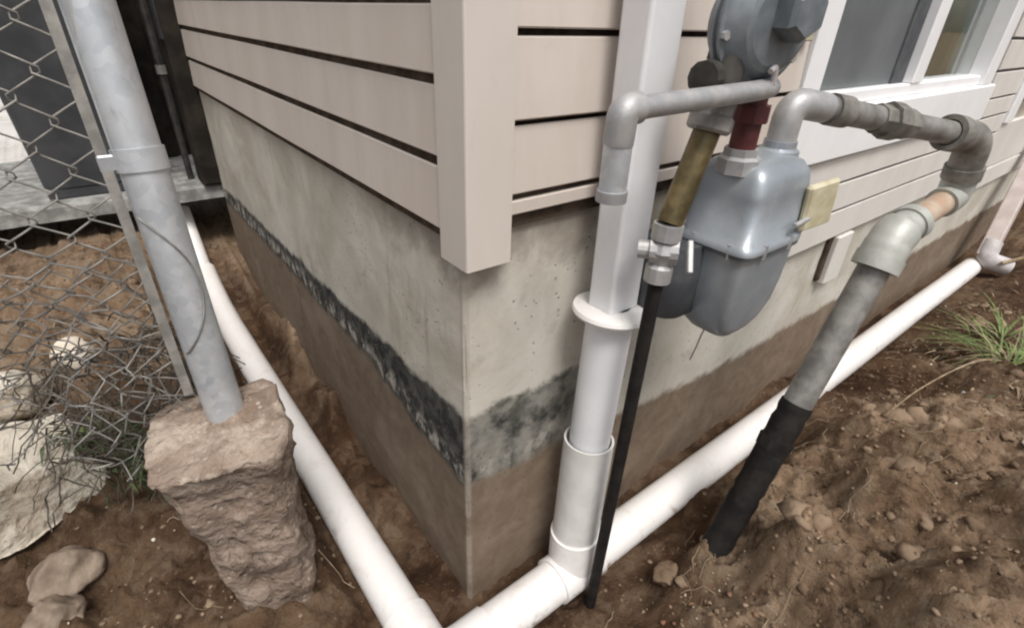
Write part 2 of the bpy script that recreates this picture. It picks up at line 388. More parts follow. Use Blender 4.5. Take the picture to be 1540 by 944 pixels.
class MB:
    """collects shapes, then links them as one mesh object"""
    def __init__(s):
        s.v = []; s.f = []; s.mi = []; s.sm = []

    def add(s, v, f, mi=0, smooth=True):
        k = len(s.v)
        s.v.extend([tuple(p) for p in v])
        for q in f:
            s.f.append(tuple(i + k for i in q)); s.mi.append(mi); s.sm.append(smooth)
        return s

    def box(s, a, b, mi=0, bev=0.0, mat=None):
        x0, y0, z0 = a; x1, y1, z1 = b
        if bev <= 0:
            v = [(x0, y0, z0), (x1, y0, z0), (x1, y1, z0), (x0, y1, z0), (x0, y0, z1), (x1, y0, z1), (x1, y1, z1), (x0, y1, z1)]
            f = [(0, 3, 2, 1), (4, 5, 6, 7), (0, 1, 5, 4), (1, 2, 6, 5), (2, 3, 7, 6), (3, 0, 4, 7)]
        else:
            v = []; f = []
            c = [(x0, x1), (y0, y1), (z0, z1)]
            idx = {}
            for sx in (0, 1):
                for sy in (0, 1):
                    for sz in (0, 1):
                        for ax in range(3):
                            p = [c[0][sx], c[1][sy], c[2][sz]]
                            for k, sg in enumerate((sx, sy, sz)):
                                if k != ax:
                                    p[k] += bev if sg == 0 else -bev
                            idx[(sx, sy, sz, ax)] = len(v); v.append(tuple(p))
            def quad(a, b, c_, d): f.append((idx[a], idx[b], idx[c_], idx[d]))
            for sg in (0, 1):
                q = [(sg, 0, 0, 0), (sg, 0, 1, 0), (sg, 1, 1, 0), (sg, 1, 0, 0)]; quad(*(q if sg == 0 else q[::-1]))
                q = [(0, sg, 0, 1), (1, sg, 0, 1), (1, sg, 1, 1), (0, sg, 1, 1)]; quad(*(q if sg == 0 else q[::-1]))
                q = [(0, 0, sg, 2), (0, 1, sg, 2), (1, 1, sg, 2), (1, 0, sg, 2)]; quad(*(q if sg == 0 else q[::-1]))
            for a_ in (0, 1):
                for b_ in (0, 1):
                    quad((a_, b_, 0, 0), (a_, b_, 0, 1), (a_, b_, 1, 1), (a_, b_, 1, 0))
                    quad((a_, 0, b_, 0), (a_, 0, b_, 2), (a_, 1, b_, 2), (a_, 1, b_, 0))
                    quad((0, a_, b_, 1), (0, a_, b_, 2), (1, a_, b_, 2), (1, a_, b_, 1))
            for sx in (0, 1):
                for sy in (0, 1):
                    for sz in (0, 1):
                        f.append((idx[(sx, sy, sz, 0)], idx[(sx, sy, sz, 1)], idx[(sx, sy, sz, 2)]))
        if mat is not None:
            v = [tuple(mat @ Vector(p)) for p in v]
        return s.add(v, f, mi, False)

    def tube(s, pts, r, seg=20, mi=0, caps=True, smooth=True, prof=None):
        """swept tube; r a number or one per point; prof an optional list of (x, y) section points"""
        P = [Vector(p) for p in pts]
        n = len(P)
        rr = r if hasattr(r, '__len__') else [r] * n
        T = []
        for i in range(n):
            a = P[max(i - 1, 0)]; b = P[min(i + 1, n - 1)]
            t = (b - a)
            T.append(t.normalized() if t.length > 1e-9 else (T[-1] if T else Vector((0, 0, 1))))
        ref = Vector((0, 1, 0)) if abs(T[0].y) < 0.9 else Vector((1, 0, 0))
        nrm = (ref - T[0] * ref.dot(T[0])).normalized()
        sec = prof or [(math.cos(2 * math.pi * k / seg), math.sin(2 * math.pi * k / seg)) for k in range(seg)]
        m = len(sec)
        v = []; f = []
        for i in range(n):
            if i:
                nrm = (nrm - T[i] * nrm.dot(T[i]))
                nrm = nrm.normalized()
            bn = T[i].cross(nrm)
            for (cx, cy) in sec:
                v.append(P[i] + nrm * (cx * rr[i]) + bn * (cy * rr[i]))
        for i in range(n - 1):
            for k in range(m):
                a = i * m + k; b = i * m + (k + 1) % m
                f.append((a, b, b + m, a + m))
        s.add(v, f, mi, smooth)
        if caps:
            s.add(v[:m], [tuple(range(m))[::-1]], mi, False)
            s.add(v[-m:], [tuple(range(m))], mi, False)
        return s

    def lathe(s, prof, origin, axis=(0, 0, 1), seg=32, mi=0, smooth=True):
        """prof: (radius, height) pairs from bottom to top along axis; sharp edges where a pair repeats"""
        A = Vector(axis).normalized()
        ref = Vector((0, 0, 1)) if abs(A.z) < 0.9 else Vector((1, 0, 0))
        U = (ref - A * ref.dot(A)).normalized(); W = A.cross(U)
        O = Vector(origin)
        runs = [[prof[0]]]
        for p, q in zip(prof, prof[1:]):
            if p == q:
                runs.append([q])
            else:
                runs[-1].append(q)
        for run in runs:
            v = []; f = []
            for (rad, h) in run:
                for k in range(seg):
                    a = 2 * math.pi * k / seg
                    v.append(O + A * h + U * (math.cos(a) * rad) + W * (math.sin(a) * rad))
            for i in range(len(run) - 1):
                for k in range(seg):
                    a = i * seg + k; b = i * seg + (k + 1) % seg
                    f.append((a, b, b + seg, a + seg))
            s.add(v, f, mi, smooth)
        return s

    def build(s, name, mats, parent=None, label=None):
        off = rootloc(parent) if parent is not None else Vector((0, 0, 0))
        me = bpy.data.meshes.new(name)
        me.from_pydata([(p[0] - off.x, p[1] - off.y, p[2] - off.z) for p in s.v], [], s.f)
        for m in (mats if isinstance(mats, (list, tuple)) else [mats]):
            me.materials.append(MAT[m] if isinstance(m, str) else m)
        me.polygons.foreach_set('material_index', s.mi)
        me.polygons.foreach_set('use_smooth', s.sm)
        me.update()
        o = bpy.data.objects.new(name, me)
        COL.objects.link(o)
        o.parent = parent
        if label: o['label'] = label
        return o


def sharp(pr):
    """a lathe profile whose every corner is sharp"""
    out = [pr[0]]
    for p in pr[1:-1]:
        out += [p, p]
    return out + [pr[-1]]


def fillet(pts, rad, n=8):
    """polyline with its corners rounded"""
    P = [Vector(p) for p in pts]
    out = [P[0]]
    for i in range(1, len(P) - 1):
        a = (P[i - 1] - P[i]); b = (P[i + 1] - P[i])
        d = min(rad, a.length * 0.49, b.length * 0.49)
        p0 = P[i] + a.normalized() * d; p1 = P[i] + b.normalized() * d
        for k in range(n + 1):
            t = k / n
            out.append(p0 * (1 - t) ** 2 + P[i] * (2 * t * (1 - t)) + p1 * t * t)
    out.append(P[-1])
    return out


def nz(p, sc, seed=0.0):
    return mnoise.noise(Vector(p) * sc + Vector((seed, seed * 1.7, -seed)))


def rock(name, c, size, mat, parent=None, seed=0.0, amp=0.25, cuts=7, sub=4, rotz=0.0, faces=()):
    """an angular lump: an ico sphere cut by random planes and roughened"""
    import bmesh
    bm = bmesh.new()
    bmesh.ops.create_icosphere(bm, subdivisions=sub, radius=1.0)
    rr = random.Random(seed)
    planes = []
    for _ in range(cuts):
        d = Vector((rr.uniform(-1, 1), rr.uniform(-1, 1), rr.uniform(-1, 1))).normalized()
        planes.append((d, rr.uniform(0.62, 0.85)))
    planes += [(Vector(d).normalized(), h) for d, h in faces]
    cz, sz = math.cos(rotz), math.sin(rotz)
    for v in bm.verts:
        p = v.co.copy()
        for d, h in planes:
            k = p.dot(d)
            if k > h: p -= d * (k - h)
        p *= 1 + amp * nz(p, 1.6, seed) + amp * 0.45 * nz(p, 4.5, seed + 3) + amp * 0.2 * nz(p, 12, seed + 5)
        q = Vector((p.x * size[0], p.y * size[1], p.z * size[2]))
        v.co = Vector((q.x * cz - q.y * sz, q.x * sz + q.y * cz, q.z))
    me = bpy.data.meshes.new(name)
    bm.to_mesh(me); bm.free()
    me.materials.append(MAT[mat])
    me.polygons.foreach_set('use_smooth', [True] * len(me.polygons))
    o = bpy.data.objects.new(name, me)
    COL.objects.link(o)
    o.location = Vector(c)
    o.parent = parent
    return o

# ------------------------------------------------------------------ ground
CP = np.array([
    # trench at the corner and along both walls
    (-.10, -.10, -.04), (.05, -.10, -.04), (.20, -.10, -.04), (.20, -.18, -.02), (.12, -.22, -.02), (-.12, .20, -.045), (-.12, .5, -.035), (-.12, .9, .0), (-.12, 1.3, .05), (-.12, 1.75, .10),
    (.45, -.10, -.035), (.75, -.10, -.03), (1.0, -.10, -.03), (1.5, -.10, -.03), (2.0, -.10, -.03), (2.6, -.10, -.03), (3.1, -.10, -.02),
    (.45, 0.05, -.03), (1.5, .05, -.03), (.05, .5, -.03), (.05, 1.5, .06),
    # spoil on the right
    (.32, -.20, -.03), (.45, -.20, -.015), (.34, -.30, .045), (.44, -.275, .075), (.55, -.30, .135), (.50, -.42, .27), (.70, -.45, .32), (.66, -.32, .165), (.85, -.28, .09),
    (.75, -.72, .42), (.45, -.65, .38), (1.2, -.48, .22), (1.0, -.40, .22), (1.2, -.25, .03), (.8, -.185, -.03), (1.5, -.27, .015), (1.6, -.55, .14), (2.0, -.33, .03), (2.1, -.6, .09), (2.5, -.33, .03), (3.2, -.32, .03), (2.8, -.7, .1), (3.5, -1.0, .14),
    (.30, -.42, .12), (.22, -.36, .04), (.10, -.35, .02), (.15, -.6, .12), (1.2, -.9, .34), (2, -1.2, .2),
    # under the camera and left of the left pipe
    (-.3, -.6, .0), (-.6, -.6, .06), (-.2, -.25, -.02), (-.22, 0.0, -.01), (-.25, .15, .05), (-.225, .25, .07), (-.23, .08, .03), (-.35, .02, .02), (-.48, .05, .05), (-.24, .32, .09),
    # bank below the fence
    (-.36, .22, .10), (-.36, .34, .20), (-.30, .42, .17), (-.46, .28, .12), (-.56, .32, .12), (-.52, .45, .19), (-.62, .42, .16), (-.66, .30, .15), (-.68, .58, .30), (-.55, .62, .30), (-.44, .62, .30), (-.34, .62, .26), (-.24, .60, .12), (-.22, .95, .12),
    (-.30, .95, .30), (-.42, .95, .33), (-.55, .88, .33), (-.75, .9, .36), (-.24, 1.35, .18), (-.34, 1.35, .34), (-.5, 1.35, .36), (-.3, 1.7, .27), (-.5, 1.7, .29), (-.3, 1.9, .25), (-.6, 1.9, .26), (-.7, 1.7, .3), (-.9, 1.5, .40), (-1.1, .8, .40), (-1.1, 0, .32), (-.85, .15, .17), (-1.3, -.8, .2), (-.8, -.3, .09),
])


def ground_h(X, Y):
    X = np.asarray(X, float); Y = np.asarray(Y, float)
    num = np.zeros_like(X); den = np.zeros_like(X)
    for (cx, cy, cz) in CP:
        d2 = (X - cx) ** 2 + (Y - cy) ** 2
        wgt = 1.0 / (d2 + 0.0012) ** 1.9
        num += wgt * cz; den += wgt
    near = num / den
    # away from the dig the yard is level, a little above the trench
    far = np.clip((np.maximum(np.abs(X - 1.0) - 2.6, np.abs(Y - .4) - 1.9)) / 1.5, 0, 1)
    far = far * far * (3 - 2 * far)
    return near * (1 - far) + 0.36 * far


def fbm(X, Y, sc, octv, seed):
    out = np.zeros(X.size)
    xf = X.ravel() * sc; yf = Y.ravel() * sc
    for i in range(X.size):
        out[i] = mnoise.fractal(Vector((xf[i], yf[i], seed)), 0.75, 2.1, octv)
    return out.reshape(X.shape)


def spaced(lo, hi, step, far, grow=1.28):
    a = list(np.arange(lo, hi + 1e-6, step))
    s = step; p = a[-1]
    up_ = []
    while p < far:
        s *= grow; p += s; up_.append(p)
    s = step; p = a[0]
    dn = []
    while p > -far:
        s *= grow; p -= s; dn.append(p)
    return np.array(dn[::-1] + a + up_)


gx = spaced(-0.85, 1.75, 0.0075, 220, 1.2)
gy = spaced(-0.80, 0.95, 0.0075, 220, 1.2)
GX, GY = np.meshgrid(gx, gy, indexing='ij')
H = ground_h(GX, GY)
inner = np.clip(1 - np.maximum(np.abs(GX - 1) - 3, np.abs(GY) - 2.5) / 2, 0, 1)
rough_amp = 0.5 + 0.5 * np.clip((H + 0.02) / 0.1, 0, 1)
H = H + inner * rough_amp * (0.022 * fbm(GX, GY, 6, 5, 1.3) + 0.014 * fbm(GX, GY, 22, 4, 5.1))
ridge = 0.034 * (1 - np.abs(fbm(GX, GY, 9, 4, 9.2))) ** 2 * np.clip((H + .01) / .08, 0.25, 1)
H = H + inner * rough_amp * ridge - 0.006
grain = fbm(GX, GY, 58, 3, 12.1)
cl = 1 - np.abs(fbm(GX, GY, 30, 3, 15.7))
H = H + inner * rough_amp * (0.0045 * grain + 0.010 * np.clip(cl - 0.55, 0, 1))
# the dig follows the left pipe
pz = 0.022 + np.clip(GY - 1.38, 0, 1) * 0.28
carve = pz - 0.030 + np.clip(np.maximum(GX + 0.07, -0.192 - GX), 0, 1) * 2.0 + 0.012 * fbm(GX, GY, 16, 3, 2.2)
H = np.where((GY > -0.15) & (GY < 1.9) & (GX > -0.5) & (GX < 0.2), np.minimum(H, carve), H)
# keep the soil below the house
ins = (GX > 0.03) & (GY > 0.03) & (GX < 4.3) & (GY < 1.75)
H[ins] = np.minimum(H[ins], -0.05)
nx, ny = GX.shape
V = np.stack([GX, GY, H], -1).reshape(-1, 3)
I = np.arange(nx * ny).reshape(nx, ny)
F = np.stack([I[:-1, :-1], I[1:, :-1], I[1:, 1:], I[:-1, 1:]], -1).reshape(-1, 4)
me = bpy.data.meshes.new('ground')
me.vertices.add(len(V)); me.vertices.foreach_set('co', V.ravel())
me.loops.add(F.size); me.loops.foreach_set('vertex_index', F.ravel())
me.polygons.add(len(F)); me.polygons.foreach_set('loop_start', np.arange(0, F.size, 4)); me.polygons.foreach_set('loop_total', np.full(len(F), 4))
me.update(calc_edges=True)
me.polygons.foreach_set('use_smooth', np.ones(len(F), bool))
# fresh, damp soil in the pit; dry crumbled soil on the spoil heap
moist = np.clip(1.0 - (H - 0.045) / 0.08, 0, 1) * (GX > -0.2) + np.clip(1.0 - (H - 0.10) / 0.12, 0, 1) * (GX <= -0.2)
moist = np.clip(moist * 0.95 + 0.45 * fbm(GX, GY, 4, 3, 3.3) * inner, 0, 1)
far_right = np.clip((GX - 1.1) / 0.6, 0, 1) * (GY < 0)
left_low = np.clip((0.9 - GY) / 0.3, 0, 1) * (GX < -0.2)
moist = np.maximum(moist, left_low * 0.8)
moist = np.maximum(moist, far_right * (0.45 + 0.5 * np.clip(fbm(GX, GY, 3, 3, 8.8) * inner + .3, 0, 1)))
at = me.attributes.new('moist', 'FLOAT', 'POINT'); at.data.foreach_set('value', moist.ravel())
pav = np.clip((GY - 2.3) / 0.1, 0, 1)
at = me.attributes.new('paving', 'FLOAT', 'POINT'); at.data.foreach_set('value', pav.ravel())
me.materials.append(MAT['soil'])
ground = bpy.data.objects.new('ground', me)
COL.objects.link(ground)
ground['kind'] = 'structure'


def gz(x, y):
    i = min(max(int(np.searchsorted(gx, x)), 1), nx - 1); j = min(max(int(np.searchsorted(gy, y)), 1), ny - 1)
    tx = (x - gx[i - 1]) / (gx[i] - gx[i - 1]); ty = (y - gy[j - 1]) / (gy[j] - gy[j - 1])
    return float(H[i - 1, j - 1] * (1 - tx) * (1 - ty) + H[i, j - 1] * tx * (1 - ty) + H[i - 1, j] * (1 - tx) * ty + H[i, j] * tx * ty)

# ------------------------------------------------------------------ house
house = root('house', 'house corner with beige lap siding above a bare stained concrete foundation', 'house')
XE, YE = 4.4, 1.78            # far ends of the right and left wall
ZS = 0.80                      # top of the foundation behind the siding


def wall_grid(p0, du, lu, zs0, zs1, nrm, nu, nv, amp, back):
    """a wall slab whose outer face is a gently uneven grid"""
    m = MB()
    us = np.linspace(0, lu, nu); zs = np.linspace(zs0, zs1, nv)
    v = []
    for u_ in us:
        for z_ in zs:
            p = Vector(p0) + Vector(du) * u_ + Vector((0, 0, z_))
            k = 0.0 if u_ < 1e-6 else min(1.0, u_ / 0.06)
            d = k * amp * (nz(p, 3.5, 2.0) + 0.5 * nz(p, 12, 6.0) + 0.25 * nz(p, 40, 9))
            v.append(p + Vector(nrm) * d)
    f = []
    for i in range(nu - 1):
        for j in range(nv - 1):
            a = i * nv + j
            f.append((a, a + nv, a + nv + 1, a + 1))
    return v, f


mf = MB()
# arris of the corner: a slightly chipped vertical edge shared by both faces
v, f = wall_grid((0.004, 0, 0), (1, 0, 0), XE - 0.004, -0.30, ZS, (0, -1, 0), 240, 90, 0.0022, 0.2)
mf.add(v, f)
v2, f2 = wall_grid((0, 0.004, 0), (0, 1, 0), YE - 0.004, -0.30, ZS, (-1, 0, 0), 160, 90, 0.0022, 0.2)
mf.add(v2, [q[::-1] for q in f2])
av = []
zs = np.linspace(-0.30, ZS, 160)
for z_ in zs:
    e = 0.0012 + 0.0018 * max(0, nz((0, 0, z_), 19, 4.0)) + 0.009 * max(0, nz((0, 0, z_), 9, 8.0) - 0.12)
    av += [(0.004, 0.0, z_), (e, e, z_), (0.0, 0.004, z_)]
af = []
for i in range(len(zs) - 1):
    a = i * 3
    af += [(a + 1, a, a + 3, a + 4), (a + 2, a + 1, a + 4, a + 5)]
mf.add(av, af)
mf.box((0.03, 0.02, -0.30), (XE - 0.001, 0.20, ZS - 0.002))
mf.box((0.02, 0.201, -0.30), (0.20, YE - 0.001, ZS - 0.002))
mf.build('foundation', 'foundation', house)
# sheathing behind the siding (closes the house)
ms = MB()
ms.box((0.004, 0.004, ZS + 0.001), (0.80, 0.15, 2.45))
ms.box((0.801, 0.004, ZS + 0.001), (2.14, 0.02, 0.90))
ms.box((2.1405, 0.004, ZS + 0.001), (XE, 0.15, 2.45))
ms.box((0.801, 0.004, 1.95), (2.14, 0.15, 2.45))
ms.box((0.004, 0.1505, ZS + 0.001), (0.15, YE, 2.45))
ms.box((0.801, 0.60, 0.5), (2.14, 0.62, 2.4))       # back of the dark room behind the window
ms.build('sheathing', 'sheath', house)


def board(axis, a, b, z0, z1, gap=0.013, dl=0.020, dt=0.018, mats=('siding', 'grime'), bow=0.0010):
    """one lap-siding board from a to b along the wall; its lip at z0, the groove under the next lip at the top"""
    zf = z1 - gap
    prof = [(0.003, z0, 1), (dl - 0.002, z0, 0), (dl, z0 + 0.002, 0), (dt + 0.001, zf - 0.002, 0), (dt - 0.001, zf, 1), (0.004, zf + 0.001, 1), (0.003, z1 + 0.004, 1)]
    nseg = max(2, int((b - a) / 0.12))
    m = MB()
    v = []
    sd = random.uniform(0, 50)
    for i in range(nseg + 1):
        t = a + (b - a) * i / nseg
        for (d, z, _) in prof:
            dd = d + bow * nz((t, z0, 0), 2.3, sd) if d > 0.0075 else d
            zz_ = z + 0.0012 * nz((t, z0, 5), 1.8, sd)
            v.append((t, -dd, zz_) if axis == 'x' else (-dd, t, zz_))
    n = len(prof)
    for i in range(nseg):
        for k in range(n - 1):
            q = (i * n + k, (i + 1) * n + k, (i + 1) * n + k + 1, i * n + k + 1)
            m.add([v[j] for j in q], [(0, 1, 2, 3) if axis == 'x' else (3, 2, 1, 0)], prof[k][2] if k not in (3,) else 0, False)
    for e in (0, nseg):
        q = [v[e * n + k] for k in range(n)]
        m.add(q, [tuple(range(n))], 0, False)
    return m.build('siding_board', mats, house)


# left wall
ZL = [0.802, 0.8995, 0.997, 1.083, 1.172, 1.258, 1.349, 1.44, 1.6, 1.8, 2.0, 2.2, 2.4]
for a, b in zip(ZL, ZL[1:]):
    board('y', 0.0345, YE, a, b, gap=0.0125, dl=0.0120, dt=0.0078, bow=0.0014)
# right wall, left of the window, above the starter strip
ZR = [0.852, 0.947, 1.0487, 1.148, 1.247, 1.346, 1.446, 1.6, 1.8, 2.0, 2.2, 2.4]
for a, b in zip(ZR, ZR[1:]):
    board('x', 0.0585, 0.785, a, b, gap=0.0075, dl=0.0225, dt=0.0165, bow=0.0016)
m = MB()
m.box((0.0585, -0.019, 0.822), (0.775, 0.0035, 0.8425), bev=0.002)
m.build('starter_strip', 'siding', house)
MB().box((0.0585, -0.013, 0.843), (0.775, 0.0035, 0.8515)).build('groove', 'grime', house)  # dark filler paints the shade in the gap above the starter
MB().box((0.0585, -0.008, 0.8005), (0.66, 0.0035, 0.8215)).build('groove', 'grime', house)  # dark filler paints the soft shadow below the starter
MB().box((-0.0062, 0.0345, 0.7885), (0.003, YE, 0.8015)).build('groove', 'grime', house)  # dark strip stands for the shadow under the lowest left lip
# right of the window and below it, where the siding steps down
for a, b in zip(ZR[:6], ZR[1:7]):
    board('x', 2.215, 2.63, a, b, gap=0.009, mats=('siding_low', 'groove_pale'))
ZD = [0.535, 0.625, 0.708, 0.783]
for a, b in zip(ZD, ZD[1:]):
    board('x', 0.66, 2.63, a, b, gap=0.007, mats=('siding_low', 'groove_pale'))
board('x', 2.215, 2.63, 0.783, 0.852, gap=0.007, mats=('siding_low', 'groove_pale'))
board('x', 0.66, 0.775, 0.783, 0.8215, gap=0.004, mats=('siding_low', 'groove_pale'))


def corner_post(name, x0, y0, wx, wy, zb, zt, dx, d, mat='trim'):
    m = MB()
    e = 0.003
    pr = [(x0 - dx, y0 + wy), (x0 - dx, y0 - d + e), (x0 - dx + e * .3, y0 - d + e * .3), (x0 - dx + e, y0 - d), (x0 + wx, y0 - d), (x0 + wx, y0 - 0.001), (x0 - 0.001, y0 - 0.001), (x0 - 0.001, y0 + wy)]
    n = len(pr)
    v = [(p[0], p[1], zb) for p in pr] + [(p[0], p[1], zt) for p in pr]
    m.add(v, [(k, (k + 1) % n, n + (k + 1) % n, n + k) for k in range(n)], 0, False)
    m.add(v[:n], [tuple(range(n))[::-1]], 0, False)
    m.add(v[n:], [tuple(range(n))], 0, False)
    return m.build(name, mat, house)


corner_post('corner_post', 0, 0, 0.058, 0.034, 0.762, 2.45, 0.0140, 0.033)
m = MB()
m.box((2.632, -0.030, 0.735), (2.74, 0.003, 2.45), bev=0.004)
m.build('corner_post', 'white', house, 'pale post at the far end of the siding')
m = MB()
m.box((2.44, -0.018, 0.44), (XE - 0.002, 0.001, 0.533), bev=0.006)
m.box((2.6325, -0.018, 0.534), (XE - 0.002, 0.001, 0.733), bev=0.006)
m.build('pier', 'siding_low', house, 'plain pale render at the far end of the wall')
# small access panel in the foundation with the gap's shade painted as a strip on its left
m = MB()
m.box((1.285, -0.026, 0.375), (1.385, -0.002, 0.528), bev=0.003)
m.build('access_panel', 'siding_low', house)
m = MB()
m.box((1.262, -0.012, 0.385), (1.2845, -0.0025, 0.532), bev=0.002)
m.build('panel_joint', 'grime', house)  # solid dark strip in place of the shaded gap

# window
win = root('window', '', '', (0, 0, 0))
for k in ('label', 'category'):
    if k in win: del win[k]
win.parent = house
WX0, WX1, WZ0, WZ1 = 0.79, 2.14, 0.905, 1.90
m = MB()
m.box((WX0, -0.034, 0.7835), (WX1 + 0.06, 0.004, WZ0 - 0.0005), bev=0.005)
m.build('sill_trim', 'white', win)
m = MB()
m.box((WX0, -0.030, WZ0), (0.862, 0.06, WZ1), bev=0.003)
m.build('frame', 'white', win)
m = MB()
m.box((2.045, -0.030, WZ0), (WX1, 0.06, WZ1), bev=0.003)
m.build('frame', 'white', win)
m = MB()
m.box((0.8625, -0.030, WZ1 - 0.07), (2.0445, 0.06, WZ1), bev=0.003)
m.build('frame', 'white', win)
m = MB()
m.box((1.415, -0.020, WZ0 + 0.0305), (1.485, 0.055, WZ1 - 0.071), bev=0.003)
m.build('mullion', 'white', win)
m = MB()
m.box((0.8625, -0.016, WZ0 + 0.0005), (2.0445, 0.05, WZ0 + 0.030), bev=0.003)
m.build('frame', 'white', win)
m = MB()
m.box((0.8635, 0.004, WZ0 + 0.031), (0.888, 0.02, WZ1 - 0.072), bev=0.002)
m.build('screen_frame', 'meter_dark', win)
m = MB().box((1.335, 0.004, WZ0 + 0.031), (1.4145, 0.02, WZ1 - 0.072), bev=0.002)
m.build('screen_frame', 'meter_dark', win)
m = MB()
m.box((0.8885, 0.010, WZ0 + 0.031), (1.3345, 0.014, WZ1 - 0.072))
m.build('insect_screen', 'glass_dark', win)
m = MB()
m.box((1.4855, 0.020, WZ0 + 0.031), (2.044, 0.026, WZ1 - 0.072))
m.build('pane', 'glass', win)
m = MB()
pts = []
for i in range(60):
    x = 1.47 + 0.60 * i / 59
    pts.append((x, 0.075 + 0.008 * math.sin(i * 0.9) + 0.004 * math.sin(i * 2.3)))
v = [(x, y, z) for (x, y) in pts for z in (0.92, 1.88)]
m.add(v, [(2 * i, 2 * i + 2, 2 * i + 3, 2 * i + 1) for i in range(59)], 0, True)
for i in range(59):
    if 1.73 < pts[i][0] < 1.98: m.mi[i] = 1
    if 1.70 < pts[i][0] < 1.732: m.mi[i] = 2
m.build('curtain', ['curtain', 'olive', 'white'], win)  # its colours and stripes also stand for reflections in the pane
m = MB()
m.box((0.700, -0.032, 1.036), (0.765, -0.0215, 1.12), bev=0.002)
lab = m.build('notice_plate', 'yellow', house)

# ------------------------------------------------------------------ drain pipes
drain = root('drain_pipe', 'white plastic drain pipe running round the foot of both walls with a corner elbow', 'drain pipe', (-0.11, -0.1, 0.02))
PR = 0.0440
def wav(a, b, n, amp, seed):
    A = Vector(a); B = Vector(b)
    out = []
    for i in range(n + 1):
        t = i / n
        p = A.lerp(B, t)
        k = amp * math.sin(math.pi * t)
        out.append(p + Vector((0, 0, k * nz((t * 3, 0, 0), 1.0, seed))))
    return out
E0 = Vector((-0.136, -0.098, 0.020))
LFAR = Vector((-0.150, 1.38, 0.022))
RFAR = Vector((3.02, -0.096, 0.020))
dl_ = (LFAR - E0).normalized(); dr_ = (RFAR - E0).normalized()
MB().tube(wav(E0 + dl_ * 0.10, LFAR, 24, 0.008, 2.0) + [(-0.150, 1.52, 0.030), (-0.150, 1.66, 0.060), (-0.150, 1.76, 0.105)], PR * 0.97, 32).build('pipe', 'pvc', drain)
MB().tube([(-0.1500, 1.735, 0.095), (-0.150, 1.83, 0.20), (-0.150, 1.95, 0.31)], 0.030, 24).build('pipe_end', 'pvc', drain)
MB().tube(wav(E0 + dr_ * 0.375, RFAR, 30, 0.012, 5.0), PR, 32).build('pipe', 'pvc', drain)
MB().tube(wav(E0 + dr_ * 0.10, E0 + dr_ * 0.31, 4, 0.0, 5.0), PR, 32).build('pipe', 'pvc', drain)
MB().tube(fillet([E0 + dl_ * 0.118, E0, E0 + dr_ * 0.118], 0.075, 12), PR * 1.09, 32).build('elbow', 'pvc', drain)
TX = 0.212
tee = MB().tube([(E0.x + dr_.x * 0.285, -0.098, 0.022), (E0.x + dr_.x * 0.40, -0.098, 0.022)], PR * 1.12, 32)
tee.build('tee', 'pvc', drain)
MB().tube([(TX - 0.004, -0.092, 0.045), (TX - 0.001, -0.088, 0.13)], 0.0515, 32).build('tee_branch', 'pvc', drain)
# riser with an open bell at the top
tp = Vector((0.226, -0.078, 0.372)); bt = Vector((TX - 0.002, -0.088, 0.10))
m = MB().tube([bt, tp], 0.0475, 36, caps=False)
m.tube([tp, tp + (bt - tp).normalized() * 0.06], 0.0435, 36, caps=False)
ax = (tp - bt).normalized()
m.lathe([(0.0435, 0.0), (0.0475, 0.0)], tp, ax, 36, smooth=False)
m.build('riser', 'pvc_grey', drain)

spout = root('downspout', 'white metal downspout with a round flanged adapter beside the house corner', 'downspout', (0.24, -0.076, 0.34))
f0 = Vector((0.2415, -0.075, 0.652)); f1 = Vector((0.2265, -0.078, 0.345))
axs = (f0 - f1).normalized()
m = MB()
m.tube([f1, f1.lerp(f0, 0.97)], [0.0385, 0.0395], 36)
m.build('outlet_tube', 'spout', spout)
m = MB().lathe(sharp([(0.030, -0.012), (0.0635, -0.012), (0.0660, -0.007), (0.0640, -0.001), (0.030, 0.003)]), f0, axs, 48)
m.build('flange', 'pvc', spout)
def rrect(hx, hy, r, n=5):
    out = []
    for cx, cy, a0 in ((hx - r, hy - r, 0), (-hx + r, hy - r, 90), (-hx + r, -hy + r, 180), (hx - r, -hy + r, 270)):
        for k in range(n + 1):
            a = math.radians(a0 + 90 * k / n)
            out.append((cx + r * math.cos(a), cy + r * math.sin(a)))
    return out
def sweep_rect(m, pts, prof, mi=0):
    """section laid in world x and y, swept up a nearly vertical line"""
    n = len(prof)
    v = [(p[0] + a, p[1] + b, p[2]) for p in pts for (a, b) in prof]
    m.add(v, [(i * n + k, i * n + (k + 1) % n, (i + 1) * n + (k + 1) % n, (i + 1) * n + k) for i in range(len(pts) - 1) for k in range(n)], mi, False)
    m.add(v[:n], [tuple(range(n))[::-1]], mi, False)
    m.add(v[-n:], [tuple(range(n))], mi, False)
    return m
pr = rrect(0.0335, 0.0255, 0.006)
m = sweep_rect(MB(), [f0 + axs * 0.0035, (0.246, -0.068, 1.2), (0.25, -0.06, 2.4)], pr)
m.build('spout', 'spout', spout)

farsp = root('downspout', 'pinkish beige downspout end leaning at the far end of the wall', 'downspout', (3.0, -0.12, 0.07))
m = sweep_rect(MB(), [(3.02, -0.125, 0.10), (3.16, -0.105, 0.30), (3.40, -0.07, 0.62)], rrect(0.035, 0.035, 0.008))
m.build('spout', 'farspout', farsp)
m = MB().tube(fillet([(3.06, -0.12, 0.15), (3.00, -0.13, 0.075), (3.06, -0.22, 0.05)], 0.05), 0.043, 20)
m.build('elbow', 'scrap', farsp)

